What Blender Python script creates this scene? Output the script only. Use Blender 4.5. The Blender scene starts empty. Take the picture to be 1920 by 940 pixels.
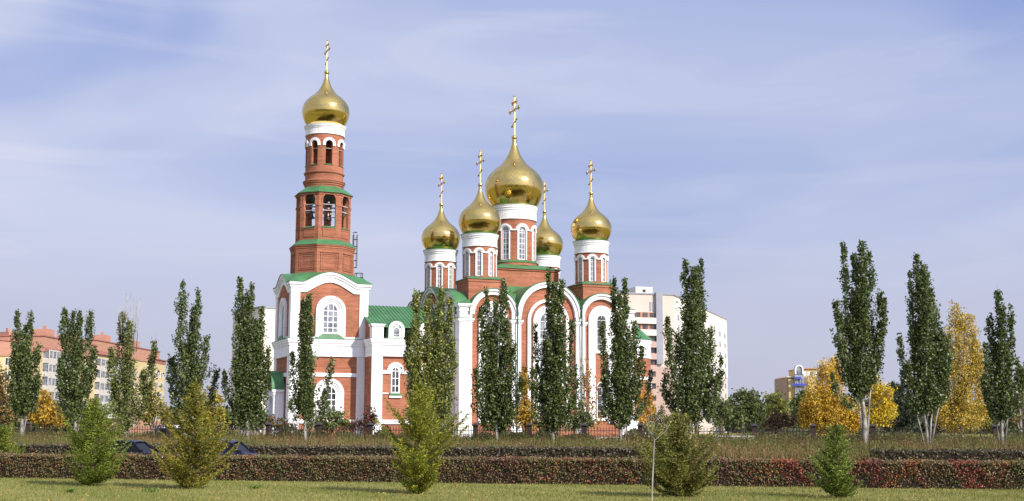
import bpy, math, random
import numpy as np
from mathutils import Vector, Matrix

# ---------------------------------------------------------------- camera
sc = bpy.context.scene
COL = sc.collection
PI = math.pi
R_ = math.radians
FPX, PITCH, ROLL, EYE = 2322.0, 7.969, 0.142, 2.5      # focal length in photo pixels, tilt, roll, eye height
cam = bpy.data.cameras.new('camera')
cam.sensor_width = 36.0
cam.lens = FPX / 1920.0 * 36.0
cam.clip_start = 0.5
cam.clip_end = 9000
camo = bpy.data.objects.new('camera', cam)
COL.objects.link(camo)
camo.matrix_world = Matrix.Translation((0, 0, EYE)) @ Matrix.Rotation(R_(90 + PITCH), 4, 'X') @ Matrix.Rotation(R_(ROLL), 4, 'Z')
sc.camera = camo

# ---------------------------------------------------------------- light
SUN_AZ, SUN_EL = 46.0, 33.0        # degrees to the right of straight behind the camera, and up
sdir = Vector((math.cos(R_(SUN_EL)) * math.sin(R_(SUN_AZ)), -math.cos(R_(SUN_EL)) * math.cos(R_(SUN_AZ)), math.sin(R_(SUN_EL))))
sl = bpy.data.lights.new('sun', 'SUN')
sl.energy = 4.3
sl.angle = R_(0.53)
sl.color = (1.0, 0.94, 0.84)
so = bpy.data.objects.new('sun', sl)
COL.objects.link(so)
so.rotation_euler = sdir.to_track_quat('Z', 'Y').to_euler()
so.location = (60, -60, 90)

sc.view_settings.view_transform = 'Standard'
sc.view_settings.look = 'None'
sc.view_settings.gamma = 1
sc.view_settings.use_curve_mapping = False
sc.view_settings.exposure = 0.35

world = bpy.data.worlds.new('World')
sc.world = world
world.use_nodes = True


def build_world():
    nt = world.node_tree
    nt.nodes.clear()
    N, Lk = nt.nodes.new, nt.links.new
    out = N('ShaderNodeOutputWorld')
    bg = N('ShaderNodeBackground')
    sky = N('ShaderNodeTexSky')
    sky.sky_type = 'NISHITA'
    sky.sun_disc = False
    sky.sun_elevation = R_(SUN_EL)
    sky.sun_rotation = R_(180 - SUN_AZ)
    sky.air_density = 1.0
    sky.dust_density = 1.2
    sky.ozone_density = 2.0
    bg.inputs['Strength'].default_value = 0.1
    tc = N('ShaderNodeTexCoord')
    sep = N('ShaderNodeSeparateXYZ')
    Lk(tc.outputs['Generated'], sep.inputs[0])

    def m(op, a, b=None, c=None, clamp=False):
        n = N('ShaderNodeMath')
        n.operation = op
        n.use_clamp = clamp
        for i, q in enumerate((a, b, c)):
            if q is None:
                continue
            if isinstance(q, (int, float)):
                n.inputs[i].default_value = q
            else:
                Lk(q, n.inputs[i])
        return n.outputs[0]
    # high thin cloud laid out by compass direction and height above the horizon
    u = m('ARCTAN2', sep.outputs['X'], sep.outputs['Y'])
    v = m('ARCSINE', sep.outputs['Z'])
    comb = N('ShaderNodeCombineXYZ')
    Lk(u, comb.inputs[0])
    Lk(v, comb.inputs[1])

    def cloud(rot, scl, loc, detail, dist, lo, hi):
        mp = N('ShaderNodeMapping')
        mp.inputs['Rotation'].default_value = (0, 0, R_(rot))
        mp.inputs['Scale'].default_value = scl
        mp.inputs['Location'].default_value = loc
        Lk(comb.outputs[0], mp.inputs[0])
        nz = N('ShaderNodeTexNoise')
        nz.inputs['Scale'].default_value = 1.0
        nz.inputs['Detail'].default_value = detail
        nz.inputs['Roughness'].default_value = 0.52
        nz.inputs['Distortion'].default_value = dist
        Lk(mp.outputs[0], nz.inputs['Vector'])
        mr = N('ShaderNodeMapRange')
        mr.interpolation_type = 'SMOOTHSTEP'
        mr.inputs['From Min'].default_value = lo
        mr.inputs['From Max'].default_value = hi
        Lk(nz.outputs['Fac'], mr.inputs['Value'])
        return mr.outputs[0]
    broad = cloud(-13, (2.2, 7.0, 1), (2.6, 0.4, 0), 3, 0.6, 0.30, 0.64)
    streak = cloud(-18, (3.2, 17.0, 1), (1.4, 3.2, 0), 7, 1.2, 0.44, 0.74)
    cov = m('ADD', m('ADD', m('MULTIPLY', broad, 0.58), 0.26), m('MULTIPLY', streak, 0.30), clamp=True)
    # clear blue upper right, milky lower left
    side = m('ADD', m('MULTIPLY', sep.outputs['X'], -1.0), m('ADD', m('MULTIPLY', m('MINIMUM', sep.outputs['Z'], m('SUBTRACT', 0.75, sep.outputs['Z'])), -1.6), 1.05), clamp=True)
    cov = m('MULTIPLY', cov, m('ADD', m('MULTIPLY', side, 0.62), 0.38), clamp=True)
    # tint of the clear sky
    tint = N('ShaderNodeMix')
    tint.data_type = 'RGBA'
    tint.blend_type = 'MULTIPLY'
    tint.inputs[0].default_value = 1.0
    Lk(sky.outputs[0], tint.inputs[6])
    tint.inputs[7].default_value = (1.12, 0.86, 0.96, 1)
    base = N('ShaderNodeMix')
    base.data_type = 'RGBA'
    base.inputs[0].default_value = 0.75
    Lk(tint.outputs[2], base.inputs[6])
    grad = N('ShaderNodeValToRGB')
    Lk(sep.outputs['Z'], grad.inputs[0])
    e = grad.color_ramp.elements
    e[0].position = 0.0
    e[0].color = (0.40, 0.42, 0.54, 1)
    e[1].position = 0.42
    e[1].color = (0.150, 0.255, 0.60, 1)
    kz = grad.color_ramp.elements.new(0.8)
    kz.color = (0.33, 0.38, 0.56, 1)
    k = grad.color_ramp.elements.new(0.16)
    k.color = (0.26, 0.345, 0.59, 1)
    gm = N('ShaderNodeVectorMath')
    gm.operation = 'SCALE'
    gm.inputs['Scale'].default_value = 10.0
    Lk(grad.outputs[0], gm.inputs[0])
    Lk(gm.outputs[0], base.inputs[7])
    cm = N('ShaderNodeMix')
    cm.data_type = 'RGBA'
    Lk(cov, cm.inputs[0])
    Lk(base.outputs[2], cm.inputs[6])
    cm.inputs[7].default_value = (5.1, 5.4, 6.75, 1)
    # cloud fades into the dull horizon air
    hz = N('ShaderNodeMapRange')
    hz.inputs['From Min'].default_value = -0.02
    hz.inputs['From Max'].default_value = 0.16
    Lk(sep.outputs['Z'], hz.inputs['Value'])
    fin = N('ShaderNodeMix')
    fin.data_type = 'RGBA'
    Lk(hz.outputs[0], fin.inputs[0])
    fin.inputs[6].default_value = (4.1, 4.2, 5.2, 1)
    Lk(cm.outputs[2], fin.inputs[7])
    # the air is much brighter round the sun
    dt = N('ShaderNodeVectorMath')
    dt.operation = 'DOT_PRODUCT'
    Lk(tc.outputs['Generated'], dt.inputs[0])
    dt.inputs[1].default_value = tuple(sdir)
    gl = m('ADD', m('MULTIPLY', m('POWER', m('MAXIMUM', dt.outputs['Value'], 0.0), 2.5), 1.3), 1.0)
    sg = N('ShaderNodeVectorMath')
    sg.operation = 'SCALE'
    Lk(fin.outputs[2], sg.inputs[0])
    Lk(gl, sg.inputs['Scale'])
    Lk(sg.outputs[0], bg.inputs[0])
    Lk(bg.outputs[0], out.inputs[0])


build_world()


# ---------------------------------------------------------------- helpers
def at(px, py, Y):
    """world x and z of the point seen at photo pixel (px, py) at depth Y"""
    a, r = R_(PITCH), R_(ROLL)
    X, Yp = px - 960, py - 470
    x = X * math.cos(r) + Yp * math.sin(r)
    y = X * math.sin(r) - Yp * math.cos(r)
    d = (x / FPX, math.cos(a) - y / FPX * math.sin(a), math.sin(a) + y / FPX * math.cos(a))
    t = Y / d[1]
    return d[0] * t, d[2] * t + EYE


STREET = -0.189                       # the street runs slightly towards the camera on the right


def on_line(px, z0):
    """point on the line Y = z0 + STREET * X seen in photo column px near the ground"""
    k = at(px, 815, 1.0)[0]
    Y = z0 / (1 - STREET * k)
    return k * Y, Y


def tag(o, label=None, cat=None, group=None, kind=None):
    if label: o['label'] = label
    if cat: o['category'] = cat
    if group: o['group'] = group
    if kind: o['kind'] = kind
    return o


def empty(name, loc, rz=0.0, **kw):
    o = bpy.data.objects.new(name, None)
    COL.objects.link(o)
    o.location = loc
    o.rotation_euler = (0, 0, rz)
    o.empty_display_size = 0.5
    tag(o, **kw)
    return o


def link_mesh(name, me, mat, parent=None, loc=(0, 0, 0), rz=0.0):
    o = bpy.data.objects.new(name, me)
    COL.objects.link(o)
    if mat is not None:
        me.materials.append(mat)
    o.location = loc
    o.rotation_euler = (0, 0, rz)
    if parent is not None:
        o.parent = parent
    return o


class MB:
    def __init__(s):
        s.v, s.f = [], []

    def add(s, vs, fs):
        n = len(s.v)
        s.v.extend(vs)
        s.f.extend([tuple(i + n for i in f) for f in fs])
        return s

    def box(s, x0, x1, y0, y1, z0, z1):
        vs = [(x0, y0, z0), (x1, y0, z0), (x1, y1, z0), (x0, y1, z0), (x0, y0, z1), (x1, y0, z1), (x1, y1, z1), (x0, y1, z1)]
        return s.add(vs, [(0, 3, 2, 1), (4, 5, 6, 7), (0, 1, 5, 4), (1, 2, 6, 5), (2, 3, 7, 6), (3, 0, 4, 7)])

    def ring(s, x0, x1, y0, y1, z0, z1, t):
        """four-sided band round a rectangular footprint, t thick inwards"""
        s.box(x0, x1, y0, y0 + t, z0, z1)
        s.box(x0, x1, y1 - t, y1, z0, z1)
        s.box(x0, x0 + t, y0 + t, y1 - t, z0, z1)
        s.box(x1 - t, x1, y0 + t, y1 - t, z0, z1)
        return s

    def prism(s, bot, top):
        n = len(bot)
        return s.add(list(bot) + list(top), [tuple(range(n - 1, -1, -1)), tuple(range(n, 2 * n))] +
                     [(i, (i + 1) % n, n + (i + 1) % n, n + i) for i in range(n)])

    def lathe(s, prof, n=48, c=(0, 0), a0=0.0, a1=None, phase=0.0, closed_prof=False):
        full = a1 is None
        m = n if full else n + 1
        vs = []
        for (r, z) in prof:
            for i in range(m):
                a = phase + (2 * PI * i / n if full else a0 + (a1 - a0) * i / n)
                vs.append((c[0] + r * math.cos(a), c[1] + r * math.sin(a), z))
        fs = []
        P = len(prof)
        for j in range(P if closed_prof else P - 1):
            j2 = (j + 1) % P
            for i in range(n):
                i2 = (i + 1) % m if full else i + 1
                fs.append((j * m + i, j * m + i2, j2 * m + i2, j2 * m + i))
        return s.add(vs, fs)

    def tube(s, pts, rads, n=6):
        vs, fs = [], []
        P = len(pts)
        for k in range(P):
            p = Vector(pts[k])
            d = (Vector(pts[min(k + 1, P - 1)]) - Vector(pts[max(k - 1, 0)]))
            if d.length < 1e-6:
                d = Vector((0, 0, 1))
            d.normalize()
            a = d.cross(Vector((0.31, 0.95, 0.05)))
            if a.length < 1e-3:
                a = d.cross(Vector((1, 0, 0)))
            a.normalize()
            b = d.cross(a)
            for i in range(n):
                t = 2 * PI * i / n
                q = p + (a * math.cos(t) + b * math.sin(t)) * rads[k]
                vs.append(tuple(q))
        for k in range(P - 1):
            for i in range(n):
                fs.append((k * n + i, k * n + (i + 1) % n, (k + 1) * n + (i + 1) % n, (k + 1) * n + i))
        fs.append(tuple(range(n - 1, -1, -1)))
        fs.append(tuple((P - 1) * n + i for i in range(n)))
        return s.add(vs, fs)

    # facade pieces: F(s, h, d) maps along-wall, height, outwards to a point
    def strip(s, F, ss, bot, top, d0, d1):
        n = len(ss)
        vs = []
        for k in range(n):
            b = bot[k] if isinstance(bot, (list, tuple)) else bot
            t = top[k] if isinstance(top, (list, tuple)) else top
            vs += [F(ss[k], b, d0), F(ss[k], b, d1), F(ss[k], t, d1), F(ss[k], t, d0)]
        fs = [(3, 2, 1, 0), tuple((n - 1) * 4 + i for i in range(4))]
        for k in range(n - 1):
            a, b = k * 4, k * 4 + 4
            for i in range(4):
                j = (i + 1) % 4
                fs.append((a + i, a + j, b + j, b + i))
        return s.add(vs, fs)

    def slab(s, F, s0, s1, h0, h1, d0, d1, n=1):
        return s.strip(F, [s0 + (s1 - s0) * i / n for i in range(n + 1)], h0, h1, d0, d1)

    def arch(s, F, c, hs, ri, ro, d0, d1, hb=None, n=20, a0=0.0, a1=PI):
        """ring half with straight legs down to hb"""
        pi_, po = [], []
        if hb is not None and a0 == 0.0:
            pi_.append((c + ri, hb)); po.append((c + ro, hb))
        for i in range(n + 1):
            a = a0 + (a1 - a0) * i / n
            pi_.append((c + ri * math.cos(a), hs + ri * math.sin(a)))
            po.append((c + ro * math.cos(a), hs + ro * math.sin(a)))
        if hb is not None and a1 == PI:
            pi_.append((c - ri, hb)); po.append((c - ro, hb))
        vs = []
        for q, w in zip(pi_, po):
            vs += [F(q[0], q[1], d0), F(q[0], q[1], d1), F(w[0], w[1], d1), F(w[0], w[1], d0)]
        m = len(pi_)
        fs = [(3, 2, 1, 0), tuple((m - 1) * 4 + i for i in range(4))]
        for k in range(m - 1):
            a, b = k * 4, k * 4 + 4
            for i in range(4):
                j = (i + 1) % 4
                fs.append((a + i, a + j, b + j, b + i))
        return s.add(vs, fs)

    def holed(s, F, s0, s1, h0, h1, c, hw, hb, hs, d0, d1, n=10, curve=1):
        """wall panel with one arched opening"""
        s.slab(F, s0, c - hw, h0, h1, d0, d1, curve)
        s.slab(F, c + hw, s1, h0, h1, d0, d1, curve)
        ss = [c - hw * math.cos(PI * i / n) for i in range(n + 1)]
        top = [hs + math.sqrt(max(0, hw * hw - (q - c) ** 2)) for q in ss]
        s.strip(F, ss, top, h1, d0, d1)
        if hb > h0:
            s.slab(F, c - hw, c + hw, h0, hb, d0, d1, curve)
        return s

    def archfill(s, F, c, hw, hb, hs, d0, d1, n=12):
        ss = [c - hw * math.cos(PI * i / n) for i in range(n + 1)]
        top = [hs + math.sqrt(max(0, hw * hw - (q - c) ** 2)) for q in ss]
        return s.strip(F, ss, hb, top, d0, d1)

    def build(s, name, mat, parent=None, smooth=False, loc=(0, 0, 0), rz=0.0, **kw):
        me = bpy.data.meshes.new(name)
        me.from_pydata([tuple(v) for v in s.v], [], s.f)
        me.validate()
        if smooth:
            me.polygons.foreach_set('use_smooth', [True] * len(me.polygons))
        me.update()
        o = link_mesh(name, me, mat, parent, loc, rz)
        tag(o, **kw)
        return o


def flat_frame(ox, oy, ang):
    """wall plane through (ox, oy); ang = direction of its outward normal"""
    nx, ny = math.cos(ang), math.sin(ang)
    tx, ty = -ny, nx
    return lambda s, h, d: (ox + tx * s + nx * d, oy + ty * s + ny * d, h)


def drum_frame(cx, cy, R, ang0=0.0):
    return lambda s, h, d: (cx + (R + d) * math.cos(ang0 + s / R), cy + (R + d) * math.sin(ang0 + s / R), h)


# ---------------------------------------------------------------- materials
def mat_base(name, col, rough=0.8, metal=0.0, spec=0.3):
    m = bpy.data.materials.new(name)
    m.use_nodes = True
    b = m.node_tree.nodes['Principled BSDF']
    b.inputs['Base Color'].default_value = (*col, 1)
    b.inputs['Roughness'].default_value = rough
    b.inputs['Metallic'].default_value = metal
    b.inputs['Specular IOR Level'].default_value = spec
    return m, m.node_tree, b


def noisy(name, c0, c1, scale=(1, 1, 1), nscale=1.0, detail=5, rough=0.85, bump=0.0, bscale=8.0, lo=0.35, hi=0.65, c2=None, spec=0.25, metal=0.0):
    m, nt, b = mat_base(name, c0, rough, metal, spec)
    N, Lk = nt.nodes.new, nt.links.new
    tc = N('ShaderNodeTexCoord')
    mp = N('ShaderNodeMapping')
    mp.inputs['Scale'].default_value = scale
    Lk(tc.outputs['Object'], mp.inputs[0])
    nz = N('ShaderNodeTexNoise')
    nz.inputs['Scale'].default_value = nscale
    nz.inputs['Detail'].default_value = detail
    Lk(mp.outputs[0], nz.inputs['Vector'])
    cr = N('ShaderNodeValToRGB')
    e = cr.color_ramp.elements
    e[0].position, e[0].color = lo, (*c0, 1)
    e[1].position, e[1].color = hi, (*c1, 1)
    if c2:
        k = e.new(min(0.98, hi + 0.12))
        k.color = (*c2, 1)
    Lk(nz.outputs['Fac'], cr.inputs[0])
    Lk(cr.outputs[0], b.inputs['Base Color'])
    if bump:
        nb = N('ShaderNodeTexNoise')
        nb.inputs['Scale'].default_value = bscale
        nb.inputs['Detail'].default_value = 4
        Lk(mp.outputs[0], nb.inputs['Vector'])
        bp = N('ShaderNodeBump')
        bp.inputs['Strength'].default_value = bump
        bp.inputs['Distance'].default_value = 0.1
        Lk(nb.outputs['Fac'], bp.inputs['Height'])
        Lk(bp.outputs[0], b.inputs['Normal'])
    return m


def brick_mat(name, c0, c1, mortar):
    """coursed brick: bricks 0.26 x 0.085 with large soft patches of tone"""
    m, nt, b = mat_base(name, c0, 0.88, 0, 0.2)
    N, Lk = nt.nodes.new, nt.links.new
    tc = N('ShaderNodeTexCoord')
    sp = N('ShaderNodeSeparateXYZ')
    Lk(tc.outputs['Object'], sp.inputs[0])
    ad = N('ShaderNodeMath')
    ad.operation = 'ADD'
    Lk(sp.outputs[0], ad.inputs[0])
    Lk(sp.outputs[1], ad.inputs[1])
    cb = N('ShaderNodeCombineXYZ')
    Lk(ad.outputs[0], cb.inputs[0])
    Lk(sp.outputs[2], cb.inputs[1])
    br = N('ShaderNodeTexBrick')
    br.inputs['Scale'].default_value = 1.0
    br.inputs['Brick Width'].default_value = 0.52
    br.inputs['Row Height'].default_value = 0.16
    br.inputs['Mortar Size'].default_value = 0.018
    br.inputs['Color1'].default_value = (*c0, 1)
    br.inputs['Color2'].default_value = (*c1, 1)
    br.inputs['Mortar'].default_value = (*mortar, 1)
    Lk(cb.outputs[0], br.inputs['Vector'])
    nz = N('ShaderNodeTexNoise')
    nz.inputs['Scale'].default_value = 0.45
    nz.inputs['Detail'].default_value = 6
    Lk(tc.outputs['Object'], nz.inputs['Vector'])
    mp = N('ShaderNodeMapping')
    mp.inputs['Scale'].default_value = (0.25, 0.25, 5.0)
    Lk(tc.outputs['Object'], mp.inputs[0])
    n2 = N('ShaderNodeTexNoise')
    n2.inputs['Scale'].default_value = 1.0
    n2.inputs['Detail'].default_value = 3
    Lk(mp.outputs[0], n2.inputs['Vector'])
    s2 = N('ShaderNodeMath')
    s2.operation = 'ADD'
    Lk(nz.outputs['Fac'], s2.inputs[0])
    Lk(n2.outputs['Fac'], s2.inputs[1])
    mr = N('ShaderNodeMapRange')
    mr.inputs['From Min'].default_value = 0.7
    mr.inputs['From Max'].default_value = 1.3
    mr.inputs['To Min'].default_value = 0.72
    mr.inputs['To Max'].default_value = 1.25
    Lk(s2.outputs[0], mr.inputs['Value'])
    vm = N('ShaderNodeVectorMath')
    vm.operation = 'SCALE'
    Lk(br.outputs['Color'], vm.inputs[0])
    Lk(mr.outputs[0], vm.inputs['Scale'])
    Lk(vm.outputs[0], b.inputs['Base Color'])
    bp = N('ShaderNodeBump')
    bp.inputs['Strength'].default_value = 0.35
    bp.inputs['Distance'].default_value = 0.02
    Lk(br.outputs['Fac'], bp.inputs['Height'])
    bp.invert = True
    Lk(bp.outputs[0], b.inputs['Normal'])
    return m


def gold_mat(name, n_around=44, zs=9.0):
    m, nt, b = mat_base(name, (0.74, 0.54, 0.17), 0.12, 1.0, 0.5)
    N, Lk = nt.nodes.new, nt.links.new
    tc = N('ShaderNodeTexCoord')
    sp = N('ShaderNodeSeparateXYZ')
    Lk(tc.outputs['Object'], sp.inputs[0])

    def mm(op, a, b_=None):
        n = N('ShaderNodeMath')
        n.operation = op
        for i, q in enumerate((a, b_)):
            if q is None: continue
            if isinstance(q, (int, float)): n.inputs[i].default_value = q
            else: Lk(q, n.inputs[i])
        return n.outputs[0]
    th = mm('MULTIPLY', mm('ARCTAN2', sp.outputs[1], sp.outputs[0]), n_around / 2)
    zz = mm('MULTIPLY', sp.outputs[2], zs / 2)
    a = mm('ABSOLUTE', mm('SINE', mm('ADD', th, zz)))
    c = mm('ABSOLUTE', mm('SINE', mm('SUBTRACT', th, zz)))
    h = mm('POWER', mm('MINIMUM', a, c), 0.5)
    # every shingle sits at its own slight tilt
    vo = N('ShaderNodeTexVoronoi')
    vo.inputs['Scale'].default_value = 2.4
    Lk(tc.outputs['Object'], vo.inputs['Vector'])
    nz = N('ShaderNodeTexNoise')
    nz.inputs['Scale'].default_value = 1.3
    nz.inputs['Detail'].default_value = 3
    Lk(tc.outputs['Object'], nz.inputs['Vector'])
    tot = mm('ADD', mm('MULTIPLY', h, 0.3), mm('ADD', mm('MULTIPLY', vo.outputs['Distance'], 0.28), mm('MULTIPLY', nz.outputs['Fac'], 0.5)))
    bp = N('ShaderNodeBump')
    bp.inputs['Strength'].default_value = 0.22
    bp.inputs['Distance'].default_value = 0.07
    Lk(tot, bp.inputs['Height'])
    Lk(bp.outputs[0], b.inputs['Normal'])
    mx = N('ShaderNodeMix')
    mx.data_type = 'RGBA'
    Lk(h, mx.inputs[0])
    mx.inputs[6].default_value = (0.62, 0.45, 0.14, 1)
    mx.inputs[7].default_value = (0.74, 0.54, 0.18, 1)
    Lk(mx.outputs[2], b.inputs['Base Color'])
    return m


def leaf_mat(name, under=(1.0, 1.0, 1.0), under_mix=0.0, rough=0.45, trans=0.25, spec=0.4, gain=1.0):
    m, nt, b = mat_base(name, (0.1, 0.12, 0.04), rough, 0, spec)
    N, Lk = nt.nodes.new, nt.links.new
    at_ = N('ShaderNodeAttribute')
    at_.attribute_name = 'tone'
    src = at_.outputs['Color']
    if under_mix:
        geo = N('ShaderNodeNewGeometry')
        mul = N('ShaderNodeMath')
        mul.operation = 'MULTIPLY'
        Lk(geo.outputs['Backfacing'], mul.inputs[0])
        mul.inputs[1].default_value = under_mix
        mx = N('ShaderNodeMix')
        mx.data_type = 'RGBA'
        Lk(mul.outputs[0], mx.inputs[0])
        Lk(src, mx.inputs[6])
        mx.inputs[7].default_value = (*under, 1)
        src = mx.outputs[2]
    Lk(src, b.inputs['Base Color'])
    tr = N('ShaderNodeBsdfTranslucent')
    Lk(src, tr.inputs['Color'])
    ms = N('ShaderNodeMixShader')
    ms.inputs[0].default_value = trans
    out = nt.nodes['Material Output']
    Lk(b.outputs[0], ms.inputs[1])
    Lk(tr.outputs[0], ms.inputs[2])
    Lk(ms.outputs[0], out.inputs['Surface'])
    return m


M = {}
M['brick'] = brick_mat('red_brick', (0.385, 0.142, 0.078), (0.31, 0.105, 0.056), (0.36, 0.18, 0.115))
M['white'] = noisy('white_plaster', (0.82, 0.82, 0.81), (0.60, 0.59, 0.555), (1.6, 1.6, 0.22), 0.9, 7, 0.8, 0.08, 6, 0.48, 0.82)
M['white_trim'] = noisy('white_trim', (0.83, 0.83, 0.82), (0.76, 0.76, 0.75), (1, 1, 1), 1.5, 4, 0.7)
M['green_roof'] = noisy('green_roof_sheet', (0.045, 0.15, 0.055), (0.075, 0.215, 0.085), (1, 1, 1), 0.8, 4, 0.5, 0, 1, 0.35, 0.7, spec=0.4)
M['gold'] = gold_mat('gold_shingle')
M['gold_plain'] = mat_base('gold_plain', (0.66, 0.5, 0.2), 0.25, 1.0)[0]
M['cross_gold'] = mat_base('cross_gold', (0.60, 0.42, 0.17), 0.3, 1.0)[0]
M['glass'] = noisy('window_glass', (0.10, 0.11, 0.13), (0.26, 0.28, 0.32), (1, 1, 1), 1.1, 2, 0.08, 0.03, 3, 0.4, 0.6, spec=0.6)
M['glass_dark'] = noisy('dark_window_glass', (0.03, 0.03, 0.035), (0.09, 0.085, 0.09), (1, 1, 1), 0.6, 2, 0.12, 0, 3, 0.4, 0.6, spec=0.5)
M['dark_iron'] = mat_base('dark_iron', (0.035, 0.03, 0.035), 0.6, 0.3)[0]
M['bronze'] = mat_base('bell_bronze', (0.12, 0.10, 0.075), 0.4, 0.8)[0]
M['beam'] = mat_base('painted_beam', (0.42, 0.40, 0.38), 0.7)[0]
M['pipe'] = mat_base('green_pipe', (0.05, 0.11, 0.07), 0.5)[0]
M['door'] = noisy('grey_door', (0.33, 0.33, 0.36), (0.28, 0.28, 0.31), (1, 1, 1), 1.0, 3, 0.6)
M['bark_pale'] = noisy('pale_bark', (0.40, 0.37, 0.32), (0.10, 0.09, 0.075), (1, 1, 0.45), 3.5, 6, 0.9, 0.3, 10, 0.44, 0.66)
M['bark_dark'] = noisy('dark_bark', (0.14, 0.11, 0.08), (0.08, 0.06, 0.045), (1, 1, 0.4), 4.0, 5, 0.9, 0.3, 10)
M['poplar_leaf'] = leaf_mat('poplar_leaf', (0.24, 0.29, 0.15), 0.35, 0.42, 0.28, 0.45)
M['soft_leaf'] = leaf_mat('soft_leaf', (0.3, 0.3, 0.2), 0.15, 0.55, 0.35, 0.3)
M['needle'] = leaf_mat('needle', (0.1, 0.1, 0.05), 0.0, 0.6, 0.25, 0.25)
M['hedge_leaf'] = leaf_mat('hedge_leaf', (0.1, 0.08, 0.06), 0.2, 0.5, 0.15, 0.35)
M['dry'] = leaf_mat('dry_stalk', (0.2, 0.15, 0.08), 0.0, 0.75, 0.2, 0.15)
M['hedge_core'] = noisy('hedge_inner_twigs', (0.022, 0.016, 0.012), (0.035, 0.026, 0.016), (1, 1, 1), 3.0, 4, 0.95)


# ---------------------------------------------------------------- ground
def terrain_mat():
    m, nt, b = mat_base('lawn_grass', (0.15, 0.16, 0.05), 0.95, 0, 0.1)
    N, Lk = nt.nodes.new, nt.links.new
    tc = N('ShaderNodeTexCoord')
    mp = N('ShaderNodeMapping')
    mp.inputs['Scale'].default_value = (0.55, 1.0, 1)
    Lk(tc.outputs['Object'], mp.inputs[0])
    n1 = N('ShaderNodeTexNoise'); n1.inputs['Scale'].default_value = 0.33; n1.inputs['Detail'].default_value = 6
    n2 = N('ShaderNodeTexNoise'); n2.inputs['Scale'].default_value = 5.0; n2.inputs['Detail'].default_value = 8
    Lk(mp.outputs[0], n1.inputs['Vector']); Lk(mp.outputs[0], n2.inputs['Vector'])
    s = N('ShaderNodeMath'); s.operation = 'MULTIPLY_ADD'
    Lk(n2.outputs['Fac'], s.inputs[0]); s.inputs[1].default_value = 0.5
    Lk(n1.outputs['Fac'], s.inputs[2])
    cr = N('ShaderNodeValToRGB')
    e = cr.color_ramp.elements
    e[0].position, e[0].color = 0.55, (0.165, 0.18, 0.052, 1)
    e[1].position, e[1].color = 0.95, (0.285, 0.26, 0.092, 1)
    k = e.new(0.75); k.color = (0.24, 0.225, 0.075, 1)
    Lk(s.outputs[0], cr.inputs[0])
    Lk(cr.outputs[0], b.inputs['Base Color'])
    bp = N('ShaderNodeBump'); bp.inputs['Strength'].default_value = 0.6; bp.inputs['Distance'].default_value = 0.06
    Lk(n2.outputs['Fac'], bp.inputs['Height']); Lk(bp.outputs[0], b.inputs['Normal'])
    return m


M['lawn'] = terrain_mat()
M['asphalt'] = noisy('asphalt', (0.05, 0.05, 0.052), (0.075, 0.073, 0.07), (1, 1, 1), 2.0, 8, 0.9, 0.2, 40)
M['kerb'] = noisy('kerb_stone', (0.34, 0.33, 0.31), (0.24, 0.23, 0.21), (1, 1, 1), 2.0, 5, 0.9)
M['paving'] = noisy('church_paving', (0.33, 0.31, 0.28), (0.27, 0.25, 0.22), (1, 1, 1), 1.0, 6, 0.9)
M['paint'] = mat_base('road_paint', (0.75, 0.75, 0.72), 0.7)[0]

ANG = math.atan(STREET)


def build_ground():
    g = MB()
    n = 40
    S = 4500.0
    g.add([(-S, -S, 0), (S, -S, 0), (S, S, 0), (-S, S, 0)], [(0, 1, 2, 3)])
    g.build('ground', M['lawn'], kind='structure')
    # the street: local x along it, origin where it crosses the view axis
    r = MB().box(-400, 400, -4.4, 4.4, -0.05, 0.004)
    r.build('road', M['asphalt'], loc=(0, 67.0, 0), rz=ANG, kind='structure')
    for y in (-4.55, 4.4):
        k = MB()
        k.box(-400, 400, y, y + 0.15, -0.05, 0.14)
        k.build('kerb', M['kerb'], loc=(0, 67.0, 0), rz=ANG, kind='structure')
    d = MB()
    for i in range(-40, 41):
        d.box(i * 6, i * 6 + 3, -0.06, 0.06, -0.04, 0.009)
    d.build('road_marking', M['paint'], loc=(0, 67.0, 0), rz=ANG, kind='structure')
    p = MB().box(-60, 60, 0, 75, -0.05, 0.006)
    p.build('church_yard', M['paving'], loc=(0, 128.0, 0), rz=ANG, kind='structure')


build_ground()

# ---------------------------------------------------------------- the cathedral
CX, CY, TH = 0.275, 163.0, R_(21.72)
church = empty('cathedral', (CX, CY, 0), TH, label='red brick cathedral with white arches, green roofs, tall bell tower and six golden onion domes', cat='cathedral')
SIDES = [-PI / 2, PI, PI / 2, 0.0]            # front, left, back, right


def window(F, c, hw, hb, hs, d, nv=1, bars=(), t=0.05, label=None, glass='glass', n=12):
    w = MB().archfill(F, c, hw, hb, hs, d - 0.06, d, n).build('window', M[glass], church)
    f = MB()
    f.arch(F, c, hs, hw - t * 1.6, hw + 0.01, d - 0.03, d + 0.05, hb, n=n)
    f.slab(F, c - hw, c + hw, hb - 0.02, hb + t * 1.6, d - 0.03, d + 0.052)
    for i in range(nv):
        x = c - hw + 2 * hw * (i + 1) / (nv + 1)
        top = hs + math.sqrt(max(0, hw * hw - (x - c) ** 2))
        f.slab(F, x - t / 2, x + t / 2, hb, top - 0.02, d - 0.02, d + 0.04)
    for h in bars:
        q = hw if h < hs else math.sqrt(max(0, hw * hw - (h - hs) ** 2))
        f.slab(F, c - q, c + q, h - t / 2, h + t / 2, d - 0.02, d + 0.045)
    f.build('frame', M['white_trim'], w)
    return w


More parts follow.
